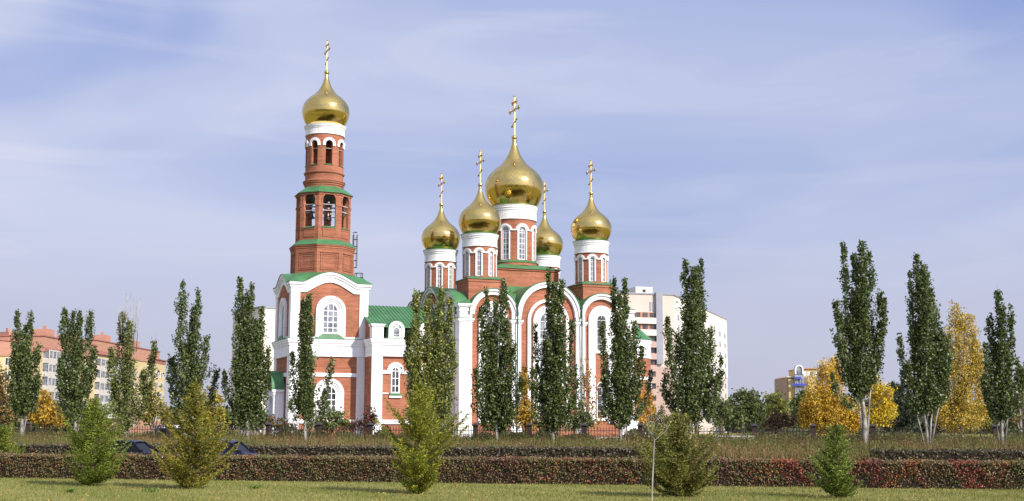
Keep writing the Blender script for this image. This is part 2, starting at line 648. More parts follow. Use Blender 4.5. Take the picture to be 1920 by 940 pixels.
DOME = [(0.74, 0.0), (0.79, 0.08), (0.88, 0.23), (0.95, 0.40), (0.99, 0.56), (1.0, 0.70), (0.985, 0.83), (0.95, 0.94), (0.86, 1.10), (0.76, 1.21), (0.655, 1.31),
        (0.54, 1.40), (0.44, 1.49), (0.355, 1.59), (0.285, 1.69), (0.215, 1.82), (0.16, 1.95), (0.12, 2.07), (0.088, 2.2), (0.07, 2.36)]


def smooth_profile(P, k=3):
    out = []
    n = len(P)
    for i in range(n - 1):
        p0, p1, p2, p3 = P[max(i - 1, 0)], P[i], P[i + 1], P[min(i + 2, n - 1)]
        for j in range(k):
            t = j / k
            out.append(tuple(0.5 * ((2 * p1[q]) + (-p0[q] + p2[q]) * t + (2 * p0[q] - 5 * p1[q] + 4 * p2[q] - p3[q]) * t * t + (-p0[q] + 3 * p1[q] - 3 * p2[q] + p3[q]) * t ** 3) for q in (0, 1)))
    out.append(P[-1])
    return out


def onion(cx, cy, z, R, hcross, label=None):
    prof = [(0.0, 0.0)] + [(r * R, h * R) for r, h in smooth_profile(DOME)]
    d = MB().lathe(prof, 72).build('dome', M['gold'], church, smooth=True, loc=(cx, cy, z))
    if label: d['label'] = label
    # scalloped gold fringe at the foot
    fr = MB()
    nn = 36
    for i in range(nn):
        a0, a1 = 2 * PI * i / nn, 2 * PI * (i + 1) / nn
        am = (a0 + a1) / 2
        r0, r1 = 0.775 * R, 0.765 * R
        top, low = 0.03 * R, -0.055 * R
        vs = []
        for (aa, hh) in ((a0, top), (a1, top), (a1, low * 0.3), (am, low), (a0, low * 0.3)):
            vs.append((r0 * math.cos(aa), r0 * math.sin(aa), hh))
        vs += [(x * 0.985, y * 0.985, h) for x, y, h in vs]
        fr.add(vs, [(0, 1, 2, 3, 4), (9, 8, 7, 6, 5), (0, 5, 6, 1), (1, 6, 7, 2), (2, 7, 8, 3), (3, 8, 9, 4), (4, 9, 5, 0)])
    fr.build('fringe', M['gold_plain'], d)
    bz = 2.42 * R
    br = 0.11 * R if R < 3.5 else 0.095 * R
    b = MB()
    b.lathe([(0.0, bz - br)] + [(br * math.cos(a), bz + br * math.sin(a)) for a in [(-80 + 160 * i / 12) * PI / 180 for i in range(13)]] + [(0.0, bz + br)], 20)
    b.lathe([(0.065 * R, bz - br * 1.5), (0.09 * R, bz - br * 1.3), (0.06 * R, bz - br * 1.0)], 16)
    b.build('ball', M['gold_plain'], d, smooth=True)
    # eight-armed cross standing across the axis of the building
    H = hcross
    t = 0.0175 * H
    c = MB()
    z0 = bz + br * 0.7
    c.box(-t, t, -t, t, z0, z0 + H)
    w = 0.30 * H
    c.box(-t * 0.9, t * 0.9, -w, w, z0 + H * 0.66 - t, z0 + H * 0.66 + t)
    w2 = 0.13 * H
    c.box(-t * 0.9, t * 0.9, -w2, w2, z0 + H * 0.85 - t * 0.9, z0 + H * 0.85 + t * 0.9)
    w3 = 0.15 * H
    q = t * 0.9
    zc = z0 + H * 0.33
    c.prism([(-q, -w3, zc + 0.07 * H - q), (q, -w3, zc + 0.07 * H - q), (q, w3, zc - 0.07 * H - q), (-q, w3, zc - 0.07 * H - q)],
            [(-q, -w3, zc + 0.07 * H + q), (q, -w3, zc + 0.07 * H + q), (q, w3, zc - 0.07 * H + q), (-q, w3, zc - 0.07 * H + q)])

    def knob(y, zz, r):
        c.lathe([(0.0, zz - r), (r * 0.7, zz - r * 0.7), (r, zz), (r * 0.7, zz + r * 0.7), (0.0, zz + r)], 10, c=(0, y))
    kr = 0.031 * H
    for (y, zz) in ((w, z0 + H * 0.66), (-w, z0 + H * 0.66), (w2, z0 + H * 0.85), (-w2, z0 + H * 0.85), (-w3, zc + 0.07 * H), (w3, zc - 0.07 * H), (0, z0 + H)):
        knob(y, zz, kr)
        if zz > z0 + H * 0.5 and y != 0:
            knob(y * 0.93, zz + kr * 1.4, kr * 0.7)
            knob(y * 0.93, zz - kr * 1.4, kr * 0.7)
    # rays at the crossing
    for a in (PI / 4, 3 * PI / 4, 5 * PI / 4, 7 * PI / 4):
        c.tube([(0, 0, z0 + H * 0.66), (0, 0.11 * H * math.cos(a), z0 + H * 0.66 + 0.11 * H * math.sin(a))], [t * 0.5, t * 0.25], 5)
    c.build('cross', M['cross_gold'], d)


def band_profile(R0, z0, z1, rough=0.0):
    """white drum band with stepped cornice on top"""
    h = z1 - z0
    return [(R0 - 0.12, z0), (R0 + 0.06, z0), (R0 + 0.06, z0 + 0.08), (R0, z0 + 0.1), (R0, z0 + h * 0.62), (R0 + 0.07, z0 + h * 0.64), (R0 + 0.07, z0 + h * 0.76),
            (R0 + 0.16, z0 + h * 0.80), (R0 + 0.16, z0 + h * 0.92), (R0 + 0.22, z0 + h * 0.94), (R0 + 0.22, z1), (R0 - 0.5, z1 + 0.14)]


def drum(cx, cy, Rb, zb, zbrick, ztop, win_hw, wb, wtop, nwin=8, phase=None, whood=0.2, nbars=4, white_w=0.13):
    d = MB()
    F = drum_frame(cx, cy, Rb)
    seg = 2 * PI * Rb / nwin
    hs = wtop - win_hw
    if phase is None:
        phase = -PI / 2
    Fw = drum_frame(cx, cy, Rb, phase)
    for i in range(nwin):
        c = i * seg
        d.holed(Fw, c - seg / 2, c + seg / 2, zb, zbrick, c, win_hw, wb, hs, -0.32, 0.0, n=8, curve=3)
    dm = d.build('drum', M['brick'], church)
    bd = MB().lathe(band_profile(Rb + 0.1, zbrick, ztop), 56, c=(cx, cy))
    bd.build('cornice', M['white'], dm)
    MB().lathe([(Rb + 0.345, ztop - 0.012), (Rb + 0.35, ztop + 0.045), (Rb - 0.3, ztop + 0.2)], 56, c=(cx, cy)).build('drip_edge', M['green_roof'], dm)
    t = MB()
    for i in range(nwin):
        c = i * seg
        t.arch(Fw, c, hs, win_hw + white_w, win_hw + white_w + whood, 0.0, 0.16, n=12)
        t.arch(Fw, c, hs, win_hw, win_hw + white_w, -0.02, 0.08, wb, n=12)
        a0, a1 = c + win_hw + white_w + whood - 0.03, c + seg - (win_hw + white_w + whood) + 0.03
        if a1 > a0:
            t.slab(Fw, a0, a1, hs - 0.02, hs + 0.16, 0.0, 0.15, 2)
    t.build('window_hoods', M['white_trim'], dm)
    for i in range(nwin):
        c = i * seg
        bars = [wb + (hs - wb) * (k + 1) / (nbars + 0.4) for k in range(nbars)] + [hs]
        window(Fw, c, win_hw, wb, hs, -0.16, 1, bars, t=0.055 if Rb < 2.5 else 0.07, n=8)
    return dm


def zakomara_side(ang, W=11.65):
    """one of the four cube facades: three gabled arches on white pilasters"""
    Fc = flat_frame(math.cos(ang) * (W - 0.45), math.sin(ang) * (W - 0.45), ang)
    hsp = 15.6
    core, ring, inner = MB(), MB(), MB()
    for c, R in ((-7.3, 3.06), (0.0, 4.22), (7.3, 3.06)):
        n = 24
        ss = [c - R * math.cos(PI * i / n) for i in range(n + 1)]
        top = [hsp + math.sqrt(max(0, R * R - (q - c) ** 2)) for q in ss]
        core.strip(Fc, ss, 0.0, top, -0.5, 0.0)
        ring.arch(Fc, c, hsp, R - 0.62, R - 0.02, 0.0, 0.42, n=28)
        ring.arch(Fc, c, hsp, R - 0.2, R + 0.07, 0.02, 0.62, n=28)
        if R < 4:
            for (r0, r1, dd) in ((0.68, 0.92, 0.14), (0.92, 1.32, 0.22), (1.32, 1.82, 0.30)):
                inner.arch(Fc, c, 15.4, r0, r1, 0.0, dd, 11.6 if r0 < 0.9 else 2.6, n=20)
            inner.slab(Fc, c - 0.92, c + 0.92, 11.25, 11.6, 0.0, 0.2)
            inner.slab(Fc, c - 0.92, c + 0.92, 2.9, 3.2, 0.0, 0.2)
        else:
            for (r0, r1, dd) in ((2.38, 2.76, 0.3), (1.5, 1.98, 0.22), (1.15, 1.5, 0.12)):
                inner.arch(Fc, c, 15.0, r0, r1, 0.0, dd, 2.6, n=26)
    core.build('wall', M['brick'], church)
    p = MB()
    for s0 in (-4.9, 3.7):
        p.slab(Fc, s0, s0 + 1.2, 0.0, 15.75, 0.0, 0.45)
        p.slab(Fc, s0 - 0.14, s0 + 1.34, 14.62, 14.80, 0.0, 0.56)
        p.slab(Fc, s0 - 0.24, s0 + 1.44, 14.80, 15.05, 0.0, 0.68)
        p.slab(Fc, s0 - 0.1, s0 + 1.3, 0.0, 2.2, 0.0, 0.56)
    p.build('pilaster', M['white'], church)
    ring.build('gable_arch', M['white'], church)
    inner.slab(Fc, -9.8, -5.0, 0.0, 0.9, 0.0, 0.3)
    inner.slab(Fc, 5.0, 9.8, 0.0, 0.9, 0.0, 0.3)
    inner.slab(Fc, -3.6, 3.6, 0.0, 0.9, 0.0, 0.31)
    inner.build('arch_mouldings', M['white'], church)
    e = MB()
    for c, R in ((-7.3, 3.06), (0.0, 4.22), (7.3, 3.06)):
        e.arch(Fc, c, hsp, R + 0.07, R + 0.15, -0.3, 0.70, n=28)
    for s0 in (-4.9, 3.7):
        e.slab(Fc, s0 - 0.26, s0 + 1.46, 15.05, 15.11, 0.0, 0.72)
    e.build('roof_edge', M['green_roof'], church)
    dp = MB()
    for s_ in (-4.3, 4.3):
        P = [Fc(s_, h, d) for h, d in ((16.75, 0.75), (16.4, 0.82), (15.3, 0.82), (0.3, 0.58))]
        P[2] = Fc(s_, 14.5, 0.80)
        dp.tube(P, [0.09, 0.09, 0.09, 0.09], 8)
        x = Fc(s_, 16.8, 0.72)
        dp.lathe([(0.09, 16.55), (0.2, 16.75), (0.22, 16.95), (0.0, 16.95)], 8, c=(x[0], x[1]))
    dp.build('downpipe', M['pipe'], church)
    for c in (-7.3, 7.3):
        window(Fc, c, 0.68, 11.6, 15.4, 0.09, 1, (12.4, 13.3, 14.3, 15.4), glass='glass_dark')
        window(Fc, c, 0.7, 3.2, 7.0, 0.08, 1, (4.1, 5.0, 6.0, 7.0), glass='glass_dark')
    window(Fc, 0.0, 1.15, 2.8, 15.0, 0.06, 2, tuple(3.8 + i * 1.12 for i in range(11)), t=0.07)


def build_cube():
    for a in SIDES:
        zakomara_side(a)
    for sx in (-1, 1):
        for sy in (-1, 1):
            b = MB()
            x0, x1 = sorted((sx * 11.65, sx * 10.05))
            y0, y1 = sorted((sy * 11.65, sy * 10.05))
            b.box(x0, x1, y0, y1, 0, 16.55)
            for (g, z0, z1) in ((0.12, 14.62, 14.80), (0.22, 14.80, 15.05), (0.1, 15.9, 16.1), (0.2, 16.45, 16.62), (0.3, 16.62, 16.82), (0.12, 0, 2.2)):
                b.box(x0 - g, x1 + g, y0 - g, y1 + g, z0, z1)
            b.build('corner_pier', M['white'], church)
            c = MB()
            c.box(x0 - 0.27, x1 + 0.27, y0 - 0.27, y1 + 0.27, 15.05, 15.11)
            ex0, ex1, ey0, ey1 = x0 - 0.34, x1 + 0.34, y0 - 0.34, y1 + 0.34
            cx_, cy_ = (x0 + x1) / 2 - sx * 1.2, (y0 + y1) / 2 - sy * 1.2
            c.prism([(ex0, ey0, 16.83), (ex1, ey0, 16.83), (ex1, ey1, 16.83), (ex0, ey1, 16.83)],
                    [(cx_ - .4, cy_ - .4, 17.5), (cx_ + .4, cy_ - .4, 17.5), (cx_ + .4, cy_ + .4, 17.5), (cx_ - .4, cy_ + .4, 17.5)])
            c.build('pier_cap', M['green_roof'], church)
    # barrel roofs behind each gable, crossing over the cube
    r = MB()
    W = 11.1
    n = 22
    for k, (c, R) in enumerate(((-7.3, 3.10), (0.0, 4.26), (7.3, 3.10))):
        for ax in (0, 1):
            RR = R + 0.01 * ax
            vs = []
            for e_ in (-W, W):
                for i in range(n + 1):
                    a = PI * i / n
                    q, z = c + RR * math.cos(a), 15.6 + RR * math.sin(a)
                    vs.append((q, e_, z) if ax == 0 else (e_, q, z))
            r.add(vs, [(i, i + 1, n + 2 + i, n + 1 + i) for i in range(n)])
    r.build('roof', M['green_roof'], church, smooth=True)
    f = MB().box(-10.6, 10.6, -10.6, 10.6, 15.2, 16.9)
    # sheet-metal slopes running down between the barrels
    f.prism([(-8.6, -8.6, 16.9), (8.6, -8.6, 16.9), (8.6, 8.6, 16.9), (-8.6, 8.6, 16.9)], [(-4.2, -4.2, 20.2), (4.2, -4.2, 20.2), (4.2, 4.2, 20.2), (-4.2, 4.2, 20.2)])
    f.build('roof_deck', M['green_roof'], church)
    # square base under the central drum
    b = MB().box(-4.45, 4.45, -4.45, 4.45, 18.0, 22.3)
    b.build('drum_base', M['brick'], church)
    b = MB()
    b.ring(-4.6, 4.6, -4.6, 4.6, 22.1, 22.3, 0.3)
    b.build('drum_base_cornice', M['brick'], church)
    c = MB()
    c.prism([(-4.75, -4.75, 22.31), (4.75, -4.75, 22.31), (4.75, 4.75, 22.31), (-4.75, 4.75, 22.31)],
            [(-4.75, -4.75, 22.4), (4.75, -4.75, 22.4), (4.75, 4.75, 22.4), (-4.75, 4.75, 22.4)])
    c.prism([(-4.7, -4.7, 22.401), (4.7, -4.7, 22.401), (4.7, 4.7, 22.401), (-4.7, 4.7, 22.401)],
            [(-2.9, -2.9, 23.05), (2.9, -2.9, 23.05), (2.9, 2.9, 23.05), (-2.9, 2.9, 23.05)])
    c.build('drum_base_roof', M['green_roof'], church)
    dm = drum(0, 0, 2.88, 22.3, 29.15, 31.05, 0.50, 23.75, 28.1, whood=0.26, nbars=5, white_w=0.16)
    rg = MB().lathe([(2.8, 22.6), (3.12, 22.6), (3.12, 22.95), (3.22, 23.0), (3.22, 23.35), (2.8, 23.5)], 56)
    rg.build('drum_ring', M['brick'], dm)
    MB().lathe([(3.24, 23.33), (3.28, 23.42), (2.85, 23.72)], 56).build('drum_ledge', M['green_roof'], dm)
    onion(0, 0, 31.05, 3.97, 5.45)
    for (sx, sy) in ((-1, -1), (1, -1), (-1, 1), (1, 1)):
        x, y = sx * 7.69, sy * 7.69
        b = MB().box(x - 2.25, x + 2.25, y - 2.25, y + 2.25, 15.5, 20.05)
        b.box(x - 2.33, x + 2.33, y - 2.33, y + 2.33, 19.75, 20.06)
        b.build('drum_base', M['brick'], church)
        c = MB()
        e0, e1 = 2.45, 2.2
        c.prism([(x - e0, y - e0, 20.07), (x + e0, y - e0, 20.07), (x + e0, y + e0, 20.07), (x - e0, y + e0, 20.07)],
                [(x - e0, y - e0, 20.15), (x + e0, y - e0, 20.15), (x + e0, y + e0, 20.15), (x - e0, y + e0, 20.15)])
        c.prism([(x - e0, y - e0, 20.151), (x + e0, y - e0, 20.151), (x + e0, y + e0, 20.151), (x - e0, y + e0, 20.151)],
                [(x - 1.6, y - 1.6, 20.5), (x + 1.6, y - 1.6, 20.5), (x + 1.6, y + 1.6, 20.5), (x - 1.6, y + 1.6, 20.5)])
        c.build('drum_base_roof', M['green_roof'], church)
        drum(x, y, 2.08, 20.1, 24.2, 25.8, 0.30, 20.5, 23.62, whood=0.24, nbars=4, white_w=0.14, phase=-PI / 2 + PI / 8)
        onion(x, y, 25.8, 2.66, 4.15)


build_cube()

TX = -25.82


def octo(R, z, c=(TX, 0), ph=PI / 8):
    return [(c[0] + R * math.cos(ph + i * PI / 4), c[1] + R * math.sin(ph + i * PI / 4), z) for i in range(8)]


def build_tower():
    k = 4.62
    top_f = lambda t: 19.25 + 1.25 * (max(0.0, 1 - (abs(t) / 3.25) ** 2.3) ** 1.0) * (1.0 if abs(t) < 3.25 else 0)

    def cprof(t, w, base, amp):
        q = min(1.0, abs(t) / w)
        return base + amp * (1 - q * q * (3 - 2 * q)) ** 0.62
    walls = MB()
    white = MB()
    corn2 = MB()
    corn1 = MB()
    for ang in SIDES:
        F = flat_frame(TX + math.cos(ang) * k, math.sin(ang) * k, ang)
        # lower storey
        walls.slab(F, -k, k, 0, 12.2, -0.5, 0)
        for s0, s1 in ((-k - 0.16, -k + 1.15), (k - 1.15, k + 0.16)):
            white.slab(F, s0, s1, 0, 10.6, 0.0, 0.16)
        white.slab(F, -k + 1.15, k - 1.15, 8.05, 8.5, 0.0, 0.14)
        white.slab(F, -k + 1.15, k - 1.15, 2.5, 2.95, 0.0, 0.2)
        corn1.slab(F, -k - 0.22, k + 0.22, 10.45, 10.7, 0.0, 0.24)
        corn1.slab(F, -k - 0.16, k + 0.16, 10.7, 11.75, 0.0, 0.18)
        corn1.slab(F, -k - 0.26, k + 0.26, 11.75, 12.05, 0.0, 0.28)
        corn1.slab(F, -k - 0.36, k + 0.36, 12.05, 12.3, 0.0, 0.38)
        corn1.slab(F, -k - 0.44, k + 0.44, 12.3, 12.52, 0.0, 0.46)
        # upper storey
        ss = [-k + 2 * k * i / 36 for i in range(37)]
        tops = [cprof(q, 3.3, 19.0, 1.3) for q in ss]
        walls.strip(F, ss, 12.3, tops, -0.5, 0.001)
        for s0, s1 in ((-k - 0.12, -k + 0.95), (k - 0.95, k + 0.12)):
            white.slab(F, s0, s1, 12.5, 18.3, 0.0, 0.14)
        white.slab(F, -k + 0.95, k - 0.95, 12.5, 12.85, 0.0, 0.12)
        for (grow, tlo, thi, dd, ov) in ((0, -1.15, -0.55, 0.18, 0.16), (0, -0.55, -0.25, 0.3, 0.28), (0, -0.25, 0.12, 0.42, 0.4)):
            s2 = [-(k + ov) + 2 * (k + ov) * i / 44 for i in range(45)]
            lo = [cprof(q, 3.3 if tlo > -0.6 else 3.0, 19.25, 1.3) + tlo for q in s2]
            hi = [cprof(q, 3.3, 19.25, 1.3) + thi for q in s2]
            corn2.strip(F, s2, lo, hi, 0.002, dd)
        # arched window surrounds, stepped
        for (c, hs, hb, gb, gt) in ((0.1, 15.95, 12.75, 13.35, 15.9), (0.1, 6.05, 2.95, 3.3, 6.1)):
            for (r0, r1, dd) in ((0.98, 1.18, 0.10), (1.18, 1.42, 0.2), (1.42, 1.82, 0.3)):
                white.arch(F, c, hs, r0, r1, 0.0, dd, hb, n=22)
        if ang != PI:
            window(F, 0.1, 0.98, 13.2, 15.95, 0.05, 2, (13.9, 14.6, 15.3, 15.95), t=0.1)
            window(F, 0.1, 0.98, 3.2, 6.05, 0.05, 2, (3.9, 4.6, 5.3, 6.05), t=0.1, glass='glass_dark')
        else:
            window(F, 0.1, 0.98, 12.9, 15.95, 0.05, 0, (), t=0.1, glass='glass')
    walls.build('tower_wall', M['brick'], church)
    white.build('tower_trim', M['white'], church)
    corn2.build('curved_cornice', M['white'], church)
    corn1.build('storey_cornice', M['white'], church)
    g = MB()
    for ang in SIDES:
        F = flat_frame(TX + math.cos(ang) * k, math.sin(ang) * k, ang)
        g.slab(F, -k - 0.46, k + 0.46, 12.52, 12.58, 0.0, 0.5)
        # little sheet-metal hood below the upper window
        g.prism([F(-1.7, 12.58, 0.0), F(1.9, 12.58, 0.0), F(1.9, 12.58, 0.42), F(-1.7, 12.58, 0.42)],
                [F(-0.9, 13.15, 0.0), F(1.1, 13.15, 0.0), F(1.1, 13.12, 0.33), F(-0.9, 13.12, 0.33)])
    g.build('tower_flashing', M['green_roof'], church)
    # cross-vaulted roof from the curved cornice up to the octagon
    rf = MB()
    nn = 28
    outer, inner = [], []
    kk = k + 0.5
    for ang in SIDES[::-1]:
        F = flat_frame(TX + math.cos(ang) * kk, math.sin(ang) * kk, ang)
        F0 = flat_frame(TX, 0, ang)
        for i in range(nn):
            t = -kk + 2 * kk * i / nn
            outer.append(F(t, cprof(t, 3.3, 19.25, 1.3) + 0.16, 0.0))
            a = math.atan2(t, kk)
            rr = 3.75
            rr = 3.75 / max(math.cos(a), math.cos(PI / 4 - abs(a)) if abs(a) > PI / 8 else 0) if False else 3.78
            inner.append(F0(rr * math.sin(a), 20.75, rr * math.cos(a)))
    m = len(outer)
    mid = []
    for o, q in zip(outer, inner):
        mid.append(((o[0] + q[0]) / 2, (o[1] + q[1]) / 2, o[2] * 0.35 + q[2] * 0.65))
    low = [(o[0], o[1], o[2] - 0.06) for o in outer]
    rf.add(outer + mid + inner + low, [(i, (i + 1) % m, m + (i + 1) % m, m + i) for i in range(m)] +
           [(m + i, m + (i + 1) % m, 2 * m + (i + 1) % m, 2 * m + i) for i in range(m)] + [(i, (i + 1) % m, 3 * m + (i + 1) % m, 3 * m + i) for i in range(m)])
    rf.build('tower_roof', M['green_roof'], church)
    # octagon with framed panels
    R1 = 3.98
    ap = R1 * math.cos(PI / 8)
    hw = R1 * math.sin(PI / 8)
    o = MB()
    o.prism(octo(R1 - 0.12, 19.0), octo(R1 - 0.12, 24.1))
    for i in range(8):
        a = i * PI / 4
        F = flat_frame(TX + math.cos(a) * (ap - 0.12), math.sin(a) * (ap - 0.12), a)
        o.slab(F, -hw, -hw + 0.36, 20.3, 23.5, 0.0, 0.115)
        o.slab(F, hw - 0.36, hw, 20.3, 23.5, 0.0, 0.115)
        o.slab(F, -hw, hw, 23.2, 23.55, 0.0, 0.12)
        o.slab(F, -hw, hw, 20.3, 21.0, 0.0, 0.12)
        for q, dd in ((0.50, 0.09), (0.72, 0.05)):
            t = 0.12
            o.slab(F, -hw + q, -hw + q + t, 20.9 + q - 0.3, 23.4 - q + 0.2, 0.0, dd)
            o.slab(F, hw - q - t, hw - q, 20.9 + q - 0.3, 23.4 - q + 0.2, 0.0, dd)
            o.slab(F, -hw + q, hw - q, 23.4 - q + 0.2 - t, 23.4 - q + 0.2, 0.0, dd + 0.003)
            o.slab(F, -hw + q, hw - q, 20.9 + q - 0.3, 20.9 + q - 0.3 + t, 0.0, dd + 0.003)
    o.build('octagon', M['brick'], church)
    c = MB()
    c.prism(octo(R1 + 0.03, 23.55), octo(R1 + 0.03, 23.75))
    c.prism(octo(R1 + 0.10, 23.76), octo(R1 + 0.10, 24.0))
    c.prism(octo(R1 + 0.18, 24.01), octo(R1 + 0.18, 24.15))
    c.build('octagon_cornice', M['brick'], church)
    s = MB()
    s.prism(octo(R1 + 0.22, 24.16), octo(R1 + 0.22, 24.22))
    s.prism(octo(R1 + 0.20, 24.221), octo(3.3, 25.0))
    s.build('octagon_skirt', M['green_roof'], church)
    # belfry storey: eight arches, open right through
    R2 = 3.44
    ap = R2 * math.cos(PI / 8)
    hw = R2 * math.sin(PI / 8)
    b = MB()
    sill = MB()
    for i in range(8):
        a = i * PI / 4
        F = flat_frame(TX + math.cos(a) * ap, math.sin(a) * ap, a)
        b.holed(F, -hw, hw, 24.4, 30.75, 0, 0.80, 26.45, 29.85, -0.38, 0.0, n=12)
        b.arch(F, 0, 29.85, 0.80, 0.96, 0.0, 0.07, 29.2, n=14)
        b.slab(F, -hw, -0.97, 29.05, 29.25, 0.0, 0.09)
        b.slab(F, 0.97, hw, 29.05, 29.25, 0.0, 0.09)
        b.slab(F, -0.75, 0.75, 25.2, 26.1, 0.0, 0.06)
        b.slab(F, -0.85, 0.85, 26.1, 26.32, 0.0, 0.10)
        b.slab(F, -hw, hw, 30.5, 30.752, 0.0, 0.1)
        sill.prism([F(-0.9, 26.33, -0.38), F(0.9, 26.33, -0.38), F(0.9, 26.33, 0.17), F(-0.9, 26.33, 0.17)],
                   [F(-0.79, 26.62, -0.38), F(0.79, 26.62, -0.38), F(0.85, 26.36, 0.17), F(-0.85, 26.36, 0.17)])
    b.build('belfry_wall', M['brick'], church)
    sill.build('belfry_sill', M['green_roof'], church)
    MB().prism(octo(3.2, 26.0), octo(3.2, 26.3)).build('belfry_floor', M['beam'], church)
    MB().prism(octo(3.25, 30.3), octo(3.25, 30.7)).build('belfry_ceiling', M['dark_iron'], church)
    bm = MB()
    for z in (28.55, 29.3):
        bm.box(TX - 2.9, TX + 2.9, -0.09, 0.09, z, z + 0.16)
        bm.box(TX - 0.09, TX + 0.09, -2.9, 2.9, z + 0.17, z + 0.32)
    for i in range(8):
        a = i * PI / 4
        F = flat_frame(TX + math.cos(a) * (ap - 0.2), math.sin(a) * (ap - 0.2), a)
        bm.slab(F, -0.8, 0.8, 28.5, 28.6, -0.06, 0.04)
        bm.slab(F, -0.8, 0.8, 29.25, 29.33, -0.06, 0.04)
    bm.build('bell_beams', M['beam'], church)
    rf = MB()
    rf.prism(octo(R2 + 0.30, 30.76), octo(R2 + 0.30, 30.83))
    rf.prism(octo(R2 + 0.29, 30.831), octo(2.45, 31.75))
    rf.build('belfry_roof', M['green_roof'], church)
    # top drum
    R3 = 2.38
    d = MB()
    ph = -PI / 2
    Fw = drum_frame(TX, 0, R3, ph)
    seg = 2 * PI * R3 / 8
    for i in range(8):
        c_ = i * seg
        d.holed(Fw, c_ - seg / 2, c_ + seg / 2, 31.0, 38.4, c_, 0.43, 34.5, 37.1, -0.40, 0.0, n=10, curve=3)
    dm = d.build('tower_drum', M['brick'], church)
    rg = MB()
    rg.lathe([(2.3, 31.95), (2.46, 31.95), (2.46, 32.1), (2.58, 32.2), (2.58, 32.35), (2.66, 32.4), (2.66, 32.52), (2.3, 32.7)], 48, c=(TX, 0))
    rg.lathe([(2.3, 33.35), (2.48, 33.4), (2.55, 33.5), (2.55, 33.62), (2.3, 33.75)], 48, c=(TX, 0))
    rg.build('drum_rings', M['brick'], dm)
    h = MB()
    for i in range(8):
        c_ = i * seg
        h.arch(Fw, c_, 37.1, 0.44, 0.78, 0.0, 0.14, 36.85, n=14)
    h.build('window_hoods', M['white_trim'], dm)
    sl_ = MB()
    for i in range(8):
        c_ = i * seg
        sl_.prism([Fw(c_ - .5, 34.42, -0.36), Fw(c_ + .5, 34.42, -0.36), Fw(c_ + .52, 34.42, 0.12), Fw(c_ - .52, 34.42, 0.12)],
                  [Fw(c_ - .42, 34.64, -0.36), Fw(c_ + .42, 34.64, -0.36), Fw(c_ + .5, 34.47, 0.12), Fw(c_ - .5, 34.47, 0.12)])
    sl_.build('drum_sills', M['green_roof'], dm)
    rl = MB()
    for i in range(8):
        c_ = i * seg
        rl.slab(Fw, c_ - 0.43, c_ + 0.43, 36.5, 36.56, -0.2, -0.14)
    rl.build('drum_rails', M['beam'], dm)
    MB().lathe([(0, 34.2), (2.05, 34.2), (2.05, 34.4), (0, 34.4)], 32, c=(TX, 0)).build('drum_floor', M['beam'], dm)
    MB().lathe([(0, 38.1), (2.05, 38.1), (2.05, 38.3), (0, 38.3)], 32, c=(TX, 0)).build('drum_ceiling', M['dark_iron'], dm)
    MB().lathe(band_profile(R3 + 0.08, 38.38, 39.65), 56, c=(TX, 0)).build('cornice', M['white'], dm)
    onion(TX, 0, 39.6, 3.0, 4.0)
    # west porch under a green barrel hood
    p = MB()
    x0, x1 = TX - k - 1.15, TX - k - 0.17
    F = flat_frame(x1 - 0.0, 0, PI)
    D = x1 - x0
    p.holed(F, -2.2, 2.2, 0, 6.3, 0, 1.35, 0.0, 4.5, 0.0, D, n=16)
    p.arch(F, 0, 4.5, 1.35, 1.6, D, D + 0.14, 0.0, n=18)
    for s_ in (-2.1, 2.1):
        q = F(s_, 0, D + 0.12)
        p.lathe([(0.30, 0), (0.30, 0.5), (0.2, 0.6), (0.19, 5.7), (0.27, 5.85), (0.32, 6.25)], 14, c=(q[0], q[1]))
        p.slab(F, s_ - 0.38, s_ + 0.38, 6.25, 6.5, 0.0, D + 0.45)
    p.build('porch', M['white'], church)
    hd = MB()
    hd.arch(F, 0, 6.5, 2.05, 2.3, 0.0, D + 0.5, n=24)
    hd.build('porch_hood', M['green_roof'], church)
    tm = MB()
    tm.archfill(F, 0, 2.03, 6.4, 6.5, 0.0, D - 0.1, n=24)
    tm.build('porch_gable', M['brick'], church)
    dr = MB()
    dr.archfill(F, 0, 1.33, 0.0, 4.5, 0.02, 0.15, n=16)
    dr.build('door', M['door'], church)
    # ladder with cage hoops on the octagon's right side, small railed hatch on the roof
    a = PI / 8 - PI / 8
    lx, ly = TX + R1 * math.cos(-0.15) - 0.1, R1 * math.sin(-0.15) + 0.2
    ld = MB()
    for o_ in (-0.25, 0.25):
        ld.tube([(lx, ly + o_, 20.4), (lx, ly + o_, 26.1)], [0.045, 0.045], 6)
        ld.tube([(lx + 0.45, ly + o_, 21.9), (lx + 0.45, ly + o_, 26.1)], [0.035, 0.035], 6)
    for i in range(22):
        z = 20.6 + i * 0.27
        ld.tube([(lx, ly - 0.25, z), (lx, ly + 0.25, z)], [0.03, 0.03], 5)
    for i in range(6):
        z = 21.9 + i * 0.9
        P = [(lx + 0.46 * math.sin(t), ly + 0.32 * math.cos(t), z) for t in [PI * j / 8 for j in range(9)]]
        ld.tube(P, [0.035] * 9, 5)
    ld.build('ladder', M['dark_iron'], church)
    rl = MB()
    cx_, cy_ = TX + 4.35, -1.4
    for (ax, ay) in ((-.4, -.4), (.4, -.4), (.4, .4), (-.4, .4)):
        rl.tube([(cx_ + ax, cy_ + ay, 19.6), (cx_ + ax, cy_ + ay, 21.1)], [0.04, 0.04], 6)
    for z in (20.55, 21.08):
        P = [(-.4, -.4), (.4, -.4), (.4, .4), (-.4, .4), (-.4, -.4)]
        for i in range(4):
            rl.tube([(cx_ + P[i][0], cy_ + P[i][1], z), (cx_ + P[i + 1][0], cy_ + P[i + 1][1], z)], [0.035, 0.035], 5)
    rl.build('railing', M['dark_iron'], church)


build_tower()


